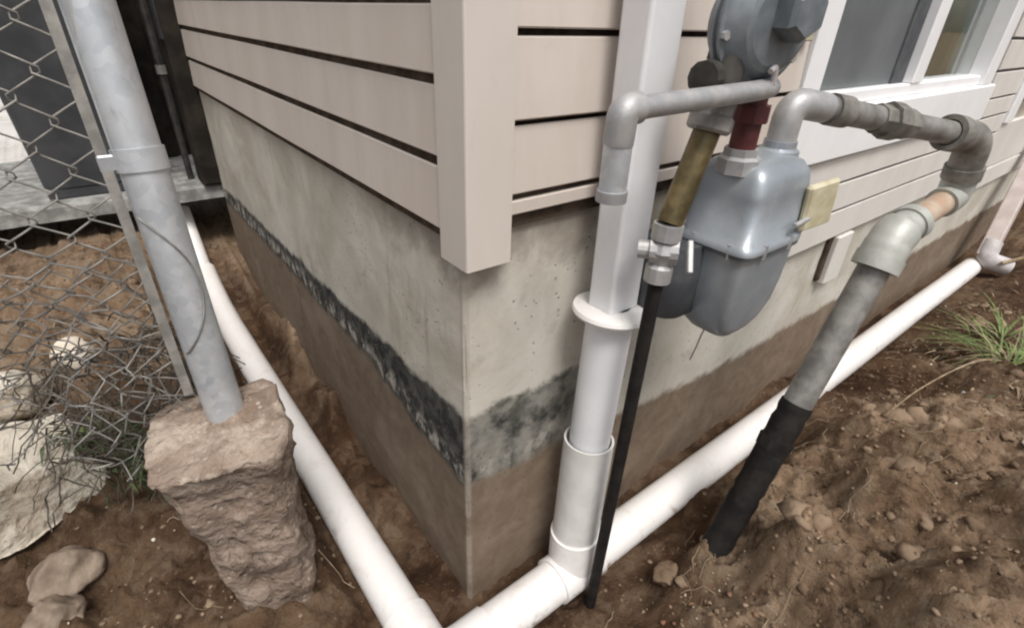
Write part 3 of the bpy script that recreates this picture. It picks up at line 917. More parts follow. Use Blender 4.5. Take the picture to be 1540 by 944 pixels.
# ------------------------------------------------------------------ gas meter set
riser = root('gas_supply_riser', 'thin black gas riser with shut-off cock and brass nipple beside the downspout', 'gas pipe', (0.198, -0.166, -0.03))
MB().tube([(0.197, -0.166, -0.06), (0.219, -0.165, 0.745)], 0.0108, 20).build('pipe', 'black', riser)
m = MB()
m.lathe(sharp([(0.010, 0.0), (0.019, 0.0), (0.019, 0.022), (0.013, 0.026), (0.017, 0.034), (0.022, 0.045), (0.017, 0.058), (0.012, 0.062), (0.0205, 0.062), (0.0205, 0.084), (0.008, 0.084)]), (0.219, -0.165, 0.742), (0.05, 0, 1), 12, smooth=False)
m.lathe(sharp([(0.0, -0.034), (0.013, -0.034), (0.013, -0.018), (0.019, -0.018), (0.019, 0.020), (0.0, 0.020)]), (0.2215, -0.165, 0.787), (0.6, -0.8, 0.05), 14, smooth=False)
m.box((-0.006, -0.004, -0.026), (0.006, 0.004, 0.020), bev=0.0015, mat=Matrix.Translation((0.243, -0.193, 0.785)) @ Matrix.Rotation(R(50), 4, 'Z') @ Matrix.Rotation(R(35), 4, 'Y'))
m.build('shut_off_cock', 'galv_dull', riser)
MB().tube([(0.2245, -0.165, 0.826), (0.270, -0.165, 0.948)], 0.0175, 20).build('nipple', 'brass', riser)
m = MB().lathe(sharp([(0.012, 0), (0.026, 0), (0.029, 0.004), (0.029, 0.018), (0.025, 0.022), (0.025, 0.046), (0.012, 0.046)]), (0.268, -0.165, 0.940), (0.25, 0, 1), 8, smooth=False)
m.build('union', 'ironpipe', riser)

reg = root('gas_regulator', 'blue-grey gas pressure regulator with a bent vent pipe above the meter', 'gas regulator', (0.35, -0.165, 1.0))
m = MB()
m.tube([(0.279, -0.165, 0.986), (0.290, -0.163, 1.04)], 0.021, 18)
m.lathe(sharp([(0.0, -0.036), (0.020, -0.036), (0.020, -0.018), (0.016, -0.018), (0.016, 0.085), (0.0, 0.085)]), (0.272, -0.160, 1.004), (1, 0.12, 0.03), 12, smooth=False)
m.tube([(0.300, -0.150, 1.02), (0.315, -0.145, 1.10), (0.330, -0.142, 1.30)], [0.024, 0.021, 0.020], 16)
m.build('tee', 'blackpipe', reg)
rc = Vector((0.326, -0.168, 1.062)); ra = Vector((-0.22, -1, -0.02)).normalized()
m = MB()
m.lathe(sharp([(0.0, -0.030), (0.053, -0.030), (0.070, -0.004), (0.074, -0.004), (0.074, 0.004), (0.0735, 0.004)]), rc, ra, 40)
m.lathe(sharp([(0.0735, 0.0045), (0.0735, 0.012), (0.068, 0.013), (0.052, 0.032), (0.045, 0.035), (0.0, 0.037)]), rc, ra, 40)
body = m.build('housing', 'reg', reg)
m = MB().lathe(sharp([(0.0738, 0.0035), (0.0758, 0.0035), (0.0758, 0.0055), (0.0738, 0.0055)]), rc, ra, 40)
m.build('gasket', 'meter_dark', body)
for k in range(8):
    a = k * math.pi / 4 + 0.2
    U = Vector((0, 0, 1)); U = (U - ra * U.dot(ra)).normalized(); W = ra.cross(U)
    p = rc + U * (math.cos(a) * 0.0670) + W * (math.sin(a) * 0.0670)
    MB().lathe(sharp([(0.0, 0.009), (0.0055, 0.009), (0.0055, 0.0185), (0.0, 0.0185)]), p, ra, 6, smooth=False).build('bolt', 'galv_dull', body)
m = MB().lathe(sharp([(0.0, 0.036), (0.030, 0.036), (0.030, 0.060), (0.024, 0.066), (0.0, 0.066)]), rc + Vector((0.008, 0, 0.012)), ra, 6, smooth=False)
m.build('cap', 'reg', reg)
m = MB()
m.tube([(0.330, -0.165, 1.018), (0.300, -0.165, 1.018)], 0.017, 12)
m.tube([(0.360, -0.168, 1.022), (0.355, -0.170, 0.98)], 0.019, 14)
m.build('inlet', 'blackpipe', reg)
m = MB()
m.tube(fillet([(0.312, -0.205, 1.012), (0.322, -0.205, 1.018), (0.326, -0.205, 0.998)], 0.006, 4), 0.0038, 10)
m.build('seal_wire', 'scrap', reg)
m = MB().tube(fillet([(0.350, -0.170, 0.992), (0.348, -0.195, 0.992), (0.30, -0.198, 0.990), (0.070, -0.192, 0.983), (0.071, -0.190, 0.890)], 0.024, 8), 0.0120, 22)
m.build('vent_pipe', 'galv_dull', reg)
m = MB().tube([(0.0713, -0.190, 0.955), (0.0710, -0.190, 0.890)], 0.0150, 22)
m.build('vent_sleeve', 'galv', reg)
m = MB().tube(fillet([(0.090, -0.1925, 0.984), (0.070, -0.192, 0.983), (0.071, -0.190, 0.950)], 0.02, 8), 0.0160, 22)
m.build('vent_elbow', 'galv_dull', reg)
m = MB().lathe(sharp([(0.011, 0.0), (0.0170, 0.0), (0.0170, 0.012), (0.011, 0.012)]), (0.0710, -0.190, 0.8895), (0, 0, 1), 20)
m.build('vent_collar', 'galv_dull', reg)

meter = root('gas_meter', 'grey gas meter with a domed top hanging in front of the foundation', 'gas meter', (0.42, -0.165, 0.60))
def sup(hx, hy, e, n=48):
    out = []
    for k in range(n):
        a = 2 * math.pi * k / n
        c, s_ = math.cos(a), math.sin(a)
        out.append((hx * math.copysign(abs(c) ** (2 / e), c), hy * math.copysign(abs(s_) ** (2 / e), s_)))
    return out
def loft(m, levels, cx, cy, mi=0):
    n = 48
    v = []
    for (z, hx, hy, e, ox, oy) in levels:
        v += [(cx + ox + a, cy + oy + b, z) for (a, b) in sup(hx, hy, e, n)]
    m.add(v, [(i * n + k, i * n + (k + 1) % n, (i + 1) * n + (k + 1) % n, (i + 1) * n + k) for i in range(len(levels) - 1) for k in range(n)], mi, True)
    m.add(v[:n], [tuple(range(n))[::-1]], mi, False)
    m.add(v[-n:], [tuple(range(n))], mi, False)
    return m
MX, MY = 0.418, -0.165
m = loft(MB(), [(0.612, 0.028, 0.025, 2.5, -0.012, -0.012), (0.615, 0.046, 0.036, 4.5, -0.010, -0.010), (0.630, 0.060, 0.045, 5.5, -0.006, -0.006), (0.660, 0.072, 0.053, 6.5, -0.002, -0.003), (0.700, 0.077, 0.058, 7.5, 0, 0), (0.760, 0.079, 0.060, 7.5, 0, 0)], MX, MY)
body = m.build('body', 'meter', meter)
m = loft(MB(), [(0.7605, 0.084, 0.065, 7.5, 0, 0), (0.7665, 0.084, 0.065, 7.5, 0, 0)], MX, MY)
m.build('gasket', 'meter_dark', body)
m = loft(MB(), [(0.767, 0.085, 0.066, 7.5, 0, 0), (0.778, 0.085, 0.066, 7.5, 0, 0), (0.780, 0.078, 0.060, 7.5, 0, 0), (0.846, 0.077, 0.059, 7.5, 0, 0), (0.872, 0.074, 0.056, 6.5, 0, 0), (0.888, 0.064, 0.046, 5.5, 0, 0), (0.894, 0.050, 0.032, 2.6, 0, 0), (0.897, 0.02, 0.012, 2.4, 0, 0)], MX, MY)
lid = m.build('top_housing', 'meter', meter)
for k, (a, b) in enumerate([(-0.080, -0.033), (-0.080, 0.028), (-0.037, -0.0625), (0.037, -0.0625), (0.080, -0.033)]):
    MB().lathe(sharp([(0.0, 0.0), (0.005, 0.0), (0.005, 0.022), (0.0, 0.022)]), (MX + a, MY + b, 0.758), (0, 0, 1), 6, smooth=False).build('bolt', 'galv_dull', lid)
# diaphragm case on the wall side, coloured dark for the meter's shaded left
m = loft(MB(), [(0.640, 0.035, 0.040, 3, 0, 0), (0.646, 0.050, 0.046, 3, 0, 0), (0.72, 0.056, 0.05, 3.2, 0, 0), (0.765, 0.050, 0.046, 3, 0, 0)], 0.330, -0.110)
m.build('diaphragm_case', 'meter_dark', meter)
for k, x in enumerate((0.362, 0.470)):
    m = MB().lathe(sharp([(0.0, -0.012), (0.030, -0.012), (0.030, 0.008), (0.024, 0.012), (0.024, 0.022), (0.0, 0.022)]), (x, MY, 0.888), (0, 0, 1), 8 if k == 0 else 24, smooth=False)
    m.build('swivel', ['galv_dull', 'meter'][k], meter)
m = MB().tube([(0.362, MY, 0.910), (0.362, MY, 0.985)], 0.0185, 20)
m.lathe(sharp([(0.0, 0.0), (0.0255, 0.0), (0.0255, 0.022), (0.0, 0.022)]), (0.362, MY, 0.945), (0, 0, 1), 8, smooth=False)
m.build('inlet_nipple', 'red', meter)
m = MB()
m.box((-0.032, -0.006, -0.040), (0.032, 0.006, 0.034), bev=0.004, mat=Matrix.Translation((0.497, -0.236, 0.826)) @ Matrix.Rotation(R(-8), 4, 'Y') @ Matrix.Rotation(R(-12), 4, 'Z'))
m.build('tag', 'yellow', meter)
m = MB().tube([(0.44, -0.235, 0.80), (0.49, -0.235, 0.806)], 0.004, 8)
m.build('tag_pin', 'galv_dull', meter)
m = MB().tube([(0.405, -0.160, 0.620), (0.398, -0.155, 0.580), (0.400, -0.150, 0.552), (0.393, -0.148, 0.525)], 0.0016, 8)
m.build('seal_wire', 'galv_dull', meter)

line = root('gas_house_line', 'thick grey gas line leaving the meter and bending down into the spoil heap', 'gas pipe', (0.45, -0.27, 0.05))
O0 = Vector((0.470, MY, 0.905)); O1 = Vector((0.470, MY, 0.964))
P2 = Vector((0.92, -0.302, 0.893)); P3 = Vector((0.945, -0.302, 0.783)); P4 = Vector((0.745, -0.283, 0.737)); P5 = Vector((0.452, -0.276, 0.085))
dA = (P2 - O1).normalized()
MB().tube(fillet([O0, O1, O1 + dA * 0.07], 0.035, 10), 0.0215, 24).build('elbow', 'galv_dull', line)
MB().tube([O1 + dA * 0.055, P2 - dA * 0.04], 0.0195, 24).build('pipe', 'ironpipe', line)
uc = O1 + dA * 0.235
m = MB().lathe(sharp([(0.018, -0.045), (0.0235, -0.045), (0.0235, -0.020), (0.0295, -0.020), (0.0295, 0.010), (0.0245, 0.010), (0.0245, 0.040), (0.018, 0.040)]), uc, dA, 8, smooth=False)
m.build('union', 'ironolive', line)
m = MB().lathe(sharp([(0.018, -0.018), (0.0235, -0.018), (0.0235, 0.018), (0.018, 0.018)]), O1 + dA * 0.10, dA, 18)
m.build('coupling', 'ironolive', line)
dB = (P3 - P2).normalized()
m = MB().tube(fillet([P2 - dA * 0.075, P2, P2 + dB * 0.065], 0.055, 12), 0.0280, 28)
m.lathe(sharp([(0.022, -0.012), (0.031, -0.012), (0.031, 0.012), (0.022, 0.012)]), P2 - dA * 0.075, dA, 28)
m.lathe(sharp([(0.022, -0.012), (0.032, -0.012), (0.032, 0.012), (0.022, 0.012)]), P2 + dB * 0.065, dB, 28)
m.build('elbow', 'ironolive', line)
MB().tube([P2 + dB * 0.06, P3 - dB * 0.01], 0.026, 24).build('drop_pipe', 'ironpipe', line)
dC = (P4 - P3).normalized()
m = MB().tube(fillet([P3 - dB * 0.035, P3, P3 + dC * 0.045], 0.03, 10), 0.0285, 24)
m.build('elbow', 'ironlight', line)
MB().tube([P3 + dC * 0.035, P4 - dC * 0.03], 0.0225, 24).build('nipple', 'copper', line)
dD = (P5 - P4).normalized()
m = MB().tube(fillet([P4 - dC * 0.055, P4, P4 + dD * 0.055], 0.055, 12), [0.030] * 3 + [0.037] * 9 + [0.038] * 3, 28)
m.lathe(sharp([(0.025, -0.014), (0.0405, -0.014), (0.0405, 0.012), (0.025, 0.012)]), P4 + dD * 0.055, dD, 28)
m.lathe(sharp([(0.020, -0.010), (0.034, -0.010), (0.034, 0.010), (0.020, 0.010)]), P4 - dC * 0.055, dC, 28)
m.build('elbow', 'ironlight', line)
Pm = P4 + dD * 0.375
MB().tube([P4 + dD * 0.05, Pm], 0.0275, 28).build('riser', 'ironpipe', line)
w_pts = []
for i in range(26):
    t = i / 25
    p = Pm.lerp(P5, t) - dD * 0.02 * (1 - t)
    w_pts.append(p)
wrap = MB().tube(w_pts + [P5 + dD * 0.12], [0.0300 + 0.0040 * nz((i * .7, 0, 0), 1.0, 3) for i in range(26)] + [0.027], 24)
wrap.lathe(sharp([(0.02, -0.012), (0.034, -0.012), (0.032, 0.014), (0.02, 0.014)]), Pm + dD * 0.075, dD, 10, smooth=False)
wrap.build('pipe_wrap', 'black', line, 'black tape wrapped round the foot of the riser')

# ------------------------------------------------------------------ fence
PB = Vector((-0.306, 0.262, 0.50)); PT = Vector((-0.297, 0.296, 1.35))
PB = Vector((-0.3120, 0.225, 0.46)); PT = Vector((-0.318, 0.345, 1.35))
dP = (PT - PB).normalized()
fence = root('chain_link_fence', 'galvanised chain-link fence end post with loose wire mesh beside the house', 'fence', PB)
FR = 0.0280
MB().tube([PB, PT], FR, 40).build('post', 'galv', fence)
def on_post(z):
    return PB + dP * ((z - PB.z) / dP.z)
zb = 0.882
m = MB().tube([on_post(zb - 0.012), on_post(zb + 0.016)], FR + 0.0028, 40, caps=False)
m.lathe([(FR - .002, 0.0), (FR + 0.0028, 0.0)], on_post(zb - 0.012), dP, 40, smooth=False)
m.lathe([(FR - .002, 0.0), (FR + 0.0028, 0.0)], on_post(zb + 0.016), dP, 40, smooth=False)
q = on_post(zb)
m.box((q.x - 0.046, q.y - 0.010, q.z - 0.009), (q.x - 0.022, q.y - 0.003, q.z + 0.012), bev=0.002)
m.build('tension_band', 'galv', fence)
bo = Vector((-0.0390, -0.006, 0))
m = MB().tube([on_post(0.545) + bo, on_post(1.35) + bo], 0.0052, 4, smooth=False, prof=[(-.55, -1.2), (.55, -1.2), (.55, 1.2), (-.55, 1.2)])
m.build('tension_bar', 'wire', fence)
# tie wire looped on the post
pts = []
for i in range(40):
    t = i / 39
    z = 0.815 - 0.20 * t
    a = R(215) + R(95) * math.sin(math.pi * t) ** 0.8
    q = on_post(z)
    pts.append(q + Vector((math.cos(a), math.sin(a), 0)) * (FR + 0.0022))
MB().tube(pts, 0.0013, 8).build('tie_wire', 'wire', fence)
# woven mesh: zigzag wires hooked into each other, slack and crushed near the ground
PIT = 0.0285; HALF = 0.0275
fd = Vector((-1.0, 0.10, 0)).normalized(); fn = Vector((0.10, 1.0, 0)).normalized()
def slack(p, i):
    k = max(0.0, min(1.0, (0.86 - p.z) / 0.30)); k = k * k
    d = Vector((nz(p, 9, 1.0), nz(p, 9, 4.0) , nz(p, 9, 7.0))) * (0.055 * k) + Vector((nz(p, 30, 2.0), nz(p, 30, 5.0), nz(p, 30, 8.0))) * (0.022 * k)
    d += fn * (0.10 * k) + Vector((0, 0, 0.02 * k))
    d += Vector((nz(p, 5, 11), 0, nz(p, 5, 13))) * 0.006
    return p + d
for i in range(15):
    pts = []
    nzig = 34
    for j in range(nzig + 1):
        z = 0.44 + j * HALF
        side = (-1 if (j + i) % 2 else 1)
        q = on_post(z) + bo
        base = Vector((q.x, q.y, z)) + fd * (0.004 + PIT * (i + 0.5))
        amp = PIT * 0.5 + 0.0035
        hook = 0.0022 * (1 if i % 2 else -1)
        p0 = base + fd * (amp * side) + Vector((0, 0, -0.003)) + fn * hook
        p1 = base + fd * (amp * side) + Vector((0, 0, 0.003)) - fn * hook
        if j: # middle of the straight run
            pm = (pts_last + p0) * 0.5
            pts.append(slack(pm, i))
        pts.append(slack(p0, i)); pts.append(slack(p1, i))
        pts_last = p1
    MB().tube(pts, 0.00140, 6).build('wire', 'wire', fence)

for i in range(8):
    pts = []
    for j in range(15):
        z = 0.42 + j * 0.0235
        side = (-1 if (j + i) % 2 else 1)
        base = on_post(z) + bo + fd * (0.012 + 0.021 * i) + fn * (0.035 + 0.03 * nz((i * .3, z, 0), 6, 2.0))
        p0 = Vector((base.x, base.y, z)) + fd * (0.0135 * side)
        k = 0.035 * (1.2 - j / 15)
        p0 = p0 + Vector((nz(p0, 14, 21), nz(p0, 14, 24), nz(p0, 14, 27))) * k + Vector((nz(p0, 45, 31), nz(p0, 45, 34), nz(p0, 45, 37))) * k * 0.4
        if pts: pts.append((pts[-1] + p0) * 0.5 + Vector((0, 0.002 * side, 0)))
        pts.append(p0)
    MB().tube(pts, 0.0013, 6).build('wire', 'wire', fence)

# footing torn out of the ground with the post in it
import bmesh
bm = bmesh.new()
bmesh.ops.create_cube(bm, size=1.0)
bmesh.ops.subdivide_edges(bm, edges=bm.edges[:], cuts=30, use_grid_fill=True)
FZ0, FZ1 = 0.02, 0.49
fc = Vector((-0.3235, 0.200, 0.0))
for v in bm.verts:
    p = v.co.copy()
    t = p.z + 0.5                       # 0 at the bottom
    hw = 0.056 + 0.034 * t ** 0.9
    hd = 0.064 + 0.024 * t
    if t > 0.86: hw *= 1.0 + 0.05 * math.sin((t - 0.86) / 0.14 * math.pi)
    lean = -0.028 * t + 0.022
    x = p.x * 2 * hw; y = p.y * 2 * hd
    r_ = math.hypot(p.x * 2, p.y * 2)
    if r_ > 1.24:                       # knock off the vertical corners
        s_ = 1.24 / r_; x *= s_; y *= s_
    z = FZ0 + (FZ1 - FZ0) * t
    a = R(-14)
    q = Vector((x * math.cos(a) - y * math.sin(a) + lean, x * math.sin(a) + y * math.cos(a), z))
    led = 0.0035 * math.tanh(6 * nz((q.x * .4, q.y * .4, z), 16, 3.0)) + (0.004 if t > 0.9 else 0) + 0.0025 * math.tanh(8 * nz((q.x * .3, q.y * .3, z), 38, 9.0))
    n_ = Vector((p.x, p.y, 0)).normalized() if (abs(p.x) > 0.49 or abs(p.y) > 0.49) else Vector((0, 0, 0))
    vd = mnoise.voronoi(q * 15)[0]
    led += 0.016 * (0.42 - vd[0]) + 0.008 * (0.4 - mnoise.voronoi(q * 42)[0][0])
    q += n_ * (led + 0.009 * nz(q, 9, 1.0) + 0.007 * nz(q, 26, 2.0) + 0.0045 * nz(q, 70, 4.0) + 0.002 * nz(q, 150, 4.0))
    if abs(p.z) > 0.49:
        q.z += (0.010 * nz(q, 14, 3.0) + 0.005 * nz(q, 45, 6.0) + (0.022 if p.z > 0 else 0) * (p.x + p.y * 0.5)) * (1 if p.z > 0 else 2)
    if p.z < -0.3: q.z += 0.05 * nz((q.x, q.y, 0), 14, 5) * (-p.z - 0.3) * 5
    v.co = q
me = bpy.data.meshes.new('concrete_footing')
bm.to_mesh(me); bm.free()
me.materials.append(MAT['footing'])
me.polygons.foreach_set('use_smooth', [True] * len(me.polygons))
ft = bpy.data.objects.new('concrete_footing', me)
ft.location = fc
for v in me.vertices: v.co.z -= 0.49
ft.location.z = 0.49
COL.objects.link(ft)
tag(ft, 'rough brown concrete footing exposed in the trench under the fence post', 'footing')

# ------------------------------------------------------------------ left background
m = MB()
nu = 60
v = []
for i in range(nu + 1):
    x = -2.4 + 2.9 * i / nu
    yf = 1.805 + 0.020 * nz((x, 0, 0), 6, 2) + 0.014 * nz((x, 0, 0), 25, 3) + 0.008 * nz((x, 0, 0), 70, 3)
    v += [(x, yf + 0.03, 0.372), (x, yf, 0.380), (x, yf + 0.004, 0.425), (x, yf + 0.016, 0.436), (x, 2.6, 0.436)]
m.add(v, [(i * 5 + k, (i + 1) * 5 + k, (i + 1) * 5 + k + 1, i * 5 + k + 1) for i in range(nu) for k in range(4)], 0, False)
sl_ = m.build('concrete_slab', 'slab')
sl_['kind'] = 'structure'

binr = root('storage_bin', 'tall charcoal bin standing on the slab behind the fence mesh', 'bin', (-0.375, 2.045, 0.436))
m = MB()
def taper_box(m, c, h0, h1, hw0, hw1, hd0, hd1, bev, mi=0):
    levels = [(h0, hw0, hd0, 7, 0, 0), (h1, hw1, hd1, 7, 0, 0)]
    return loft(m, levels, c[0], c[1], mi)
loft(m, [(0.475, 0.175, 0.18, 9, 0, 0), (1.40, 0.215, 0.225, 9, 0, 0)], -0.375, 2.045)
m.build('body', 'bin', binr)
m = loft(MB(), [(1.401, 0.235, 0.245, 8, 0, 0), (1.43, 0.235, 0.245, 8, 0, 0), (1.46, 0.20, 0.21, 8, 0, 0)], -0.375, 2.045)
m.build('lid', 'bin', binr)
for sx in (-1, 1):
    m = MB().tube([(-0.375 + sx * 0.15, 2.045, 0.456), (-0.375 + sx * 0.11, 2.045, 0.456)], 0.019, 16)
    m.build('wheel', 'black', binr)
m = MB().box((-0.54, 1.868, 0.4362), (-0.21, 1.92, 0.4745), bev=0.004)
m.build('foot', 'bin', binr)

gate = root('board_gate', 'dark weathered board gate closing the passage at the end of the left wall', 'gate', (0.15, 2.39, 0.436))
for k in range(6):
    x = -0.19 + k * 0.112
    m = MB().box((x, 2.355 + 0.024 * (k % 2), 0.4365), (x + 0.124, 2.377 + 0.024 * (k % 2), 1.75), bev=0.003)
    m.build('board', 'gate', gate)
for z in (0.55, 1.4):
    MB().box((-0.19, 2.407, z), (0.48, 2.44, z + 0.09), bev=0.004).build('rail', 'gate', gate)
cond = root('conduit', 'thin grey conduit standing in the dark passage at the end of the left wall', 'conduit', (-0.085, 1.93, 0.437))
MB().tube([(-0.085, 1.93, 0.437), (-0.085, 1.93, 1.6)], 0.012, 14).build('pipe', 'blackpipe', cond)
MB().lathe(sharp([(0.0, 0), (0.017, 0), (0.017, 0.03), (0.0, 0.03)]), (-0.085, 1.93, 0.83), (0, 0, 1), 14).build('coupling', 'ironpipe', cond)
hid = root('utility_box', 'dark box fixed at the far end of the left siding', 'utility box', (-0.03, 1.82, 0.7))  # added block, dark only to fill the passage with shade
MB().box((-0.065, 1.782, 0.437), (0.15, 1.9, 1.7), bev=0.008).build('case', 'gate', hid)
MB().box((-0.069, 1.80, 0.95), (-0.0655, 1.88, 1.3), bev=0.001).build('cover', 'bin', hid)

# ------------------------------------------------------------------ rocks and odd pieces
def put(o, label, cat, group=None):
    return tag(o, label, cat, group)

put(rock('boulder', (-0.655, 0.535, 0.270), (0.185, 0.120, 0.125), 'chunk', seed=8, amp=0.17, cuts=5, sub=5, rotz=0.30, faces=[((0.10, -0.30, 1), 0.50), ((0.15, -1, 0.10), 0.52), ((1, -0.2, 0.25), 0.66), ((0, 0, -1), 0.5), ((0.5, -0.6, 0.75), 0.66)]), 'large pale broken boulder at the left edge below the fence', 'boulder')
put(rock('stone', (-0.660, 0.72, 0.36), (0.085, 0.06, 0.06), 'chunk', seed=12, amp=0.2, cuts=6, rotz=0.2), 'pale stone just behind the large broken boulder', 'stone')
put(rock('stone', (-0.622, 0.365, 0.170), (0.062, 0.05, 0.045), 'rockbrown', seed=21, amp=0.22, cuts=7, rotz=0.6), 'upper brown lump of the pair below the pale boulder', 'stone')
put(rock('stone', (-0.640, 0.300, 0.160), (0.042, 0.04, 0.045), 'rockbrown', seed=25, amp=0.25, cuts=7, rotz=0.1), 'lower brown lump of the pair at the left bottom edge', 'stone')
put(rock('stone', (-0.537, 0.825, 0.352), (0.043, 0.043, 0.048), 'ball', seed=31, amp=0.05, cuts=3, rotz=0.1), 'round cream stone lying behind the fence mesh', 'stone')
put(rock('stone', (1.455, -0.455, gz(1.455, -0.455) + 0.012), (0.055, 0.026, 0.009), 'scrap', seed=41, amp=0.3, cuts=8, rotz=0.4), 'pale grey flake of rubble on the spoil below the grass', 'stone')
put(rock('stone', (1.13, -0.60, gz(1.13, -0.60) + 0.008), (0.022, 0.014, 0.010), 'rockwhite', seed=45, amp=0.2, cuts=5), 'small pale flat stone on the right side of the spoil heap', 'stone')
put(rock('clod', (0.36, -0.235, gz(0.36, -0.235) + 0.012), (0.034, 0.026, 0.022), 'clod', seed=47, amp=0.25, cuts=6), 'rounded soil clod in the trench right of the thin black riser', 'clod')
put(rock('stone', (-0.165, 0.075, gz(-0.19, 0.05) + 0.012), (0.010, 0.009, 0.008), 'ball', seed=51, amp=0.1, cuts=4), 'tiny white pebble left of the corner elbow', 'stone')

def visible_rand(rr):
    if rr.random() < 0.66:
        x = rr.uniform(0.12, 2.6); y = rr.uniform(-0.80, -0.155)
    else:
        x = rr.uniform(-0.80, -0.175); y = rr.uniform(-0.1, 1.6)
    return x, y

ICO = None
def scatter(name, n, smin, smax, mat, label, seed, cond_=None, flat=0.7, sub=1, power=3.0, sink=0.25, rugged=False):
    """crumbs lying on the soil, joined: nobody could count them"""
    global ICO
    b_ = bmesh.new(); bmesh.ops.create_icosphere(b_, subdivisions=sub, radius=1.0)
    bv = np.array([v.co[:] for v in b_.verts]); bf = np.array([[v.index for v in f_.verts] for f_ in b_.faces]); b_.free()
    rr = random.Random(seed)
    VV = []; FF = []; k = 0
    while k < n:
        x, y = visible_rand(rr)
        if cond_ and not cond_(x, y, rr): continue
        s_ = smin + (smax - smin) * rr.random() ** power
        jit = 1 + 0.45 * (RNG.random(len(bv)) - 0.5)
        if rugged:
            jit = np.array([1 + 0.55 * nz(v_, 1.7, k * 3.1) + 0.3 * nz(v_, 4.2, k * 1.3) for v_ in bv])
        a = rr.uniform(0, 6.28); ca, sa = math.cos(a), math.sin(a)
        sx, sy, szz = s_ * rr.uniform(.8, 1.4), s_ * rr.uniform(.7, 1.1), s_ * rr.uniform(.5, .95) * flat / 0.7
        p = bv * jit[:, None] * [sx, sy, szz]
        q = np.stack([p[:, 0] * ca - p[:, 1] * sa + x, p[:, 0] * sa + p[:, 1] * ca + y, p[:, 2] + gz(x, y) + szz * (1 - 2 * sink) * 0.6], -1)
        VV.append(q); FF.append(bf + len(bv) * k); k += 1
    me_ = bpy.data.meshes.new(name)
    me_.from_pydata(np.concatenate(VV).tolist(), [], np.concatenate(FF).tolist())
    me_.materials.append(MAT[mat])
    me_.polygons.foreach_set('use_smooth', [True] * len(me_.polygons))
    o = bpy.data.objects.new(name, me_); COL.objects.link(o)
    return tag(o, label, None, kind='stuff')

def heap(x, y, rr):
    return rr.random() < (0.9 if (x > 0.28 and y < -0.26) else 0.35)
scatter('soil_crumbs', 6500, 0.0010, 0.0058, 'clod', 'loose brown soil crumbs over the spoil heap and trench', 5, heap)
scatter('soil_clods', 230, 0.008, 0.028, 'clod', 'larger soil clods strewn over the spoil', 6, heap, sub=2, power=2.2, sink=0.95, rugged=True)
scatter('gravel_bits', 60, 0.0016, 0.0050, 'rockwhite', 'pale gravel bits in the soil', 8, None)
scatter('brick_chips', 60, 0.002, 0.007, 'chip', 'reddish brick chips at the near foot of the spoil heap', 9, lambda x, y, rr: 0.25 < x < 0.5 and y < -0.28 and y > -0.48)

# straw and rootlets
m = MB(); rr = random.Random(17)
for k in range(300):
    x, y = visible_rand(rr)
    if x < 0.2 and rr.random() < 0.6: continue
    a = rr.uniform(0, 6.28); L_ = rr.uniform(0.025, 0.10)
    pts = []
    for i in range(6):
        t = i / 5
        px = x + math.cos(a) * L_ * t; py = y + math.sin(a) * L_ * t
        a += rr.uniform(-0.25, 0.25)
        pts.append((px, py, gz(px, py) + 0.003 + 0.010 * math.sin(math.pi * t) * rr.random()))
    m.tube(pts, rr.uniform(0.0004, 0.0010), 5)
o = m.build('dry_straw', 'twig')
tag(o, 'dry straw and rootlets lying on the soil', None, kind='stuff')

# ------------------------------------------------------------------ plants
def blade(m, base, d, L_, w_, droop, n=9, mi=0, lift=0.9):
    b = Vector(base); d = Vector(d).normalized(); side = d.cross(Vector((0, 0, 1))).normalized()
    v = []
    for i in range(n + 1):
        t = i / n
        p = b + d * (L_ * t * (0.35 + 0.65 * t)) + Vector((0, 0, L_ * (lift * t - droop * t * t)))
        ww = w_ * (1 - t ** 2.2) * (0.5 + 0.5 * min(1, t * 4))
        v += [p - side * ww, p + side * ww + Vector((0, 0, -0.15 * ww))]
    m.add(v, [(2 * i, 2 * i + 1, 2 * i + 3, 2 * i + 2) for i in range(n)], mi, True)

def tuft(name, c, n, L0, L1, w_, mats, label, seed, spread=0.05, droop=(0.3, 1.1), cat='grass'):
    rr = random.Random(seed)
    t = root(name, label, cat, c)
    m = MB()
    for k in range(n):
        a = rr.uniform(0, 6.28); r_ = spread * rr.random()
        bx, by = c[0] + math.cos(a) * r_, c[1] + math.sin(a) * r_
        blade(m, (bx, by, gz(bx, by) - 0.004), (math.cos(a + rr.uniform(-.6, .6)), math.sin(a + rr.uniform(-.6, .6)), 0), rr.uniform(L0, L1), w_ * rr.uniform(.6, 1.2), rr.uniform(*droop), mi=0 if rr.random() < 0.7 else 1)
    m.build('blades', mats, t)
    return t

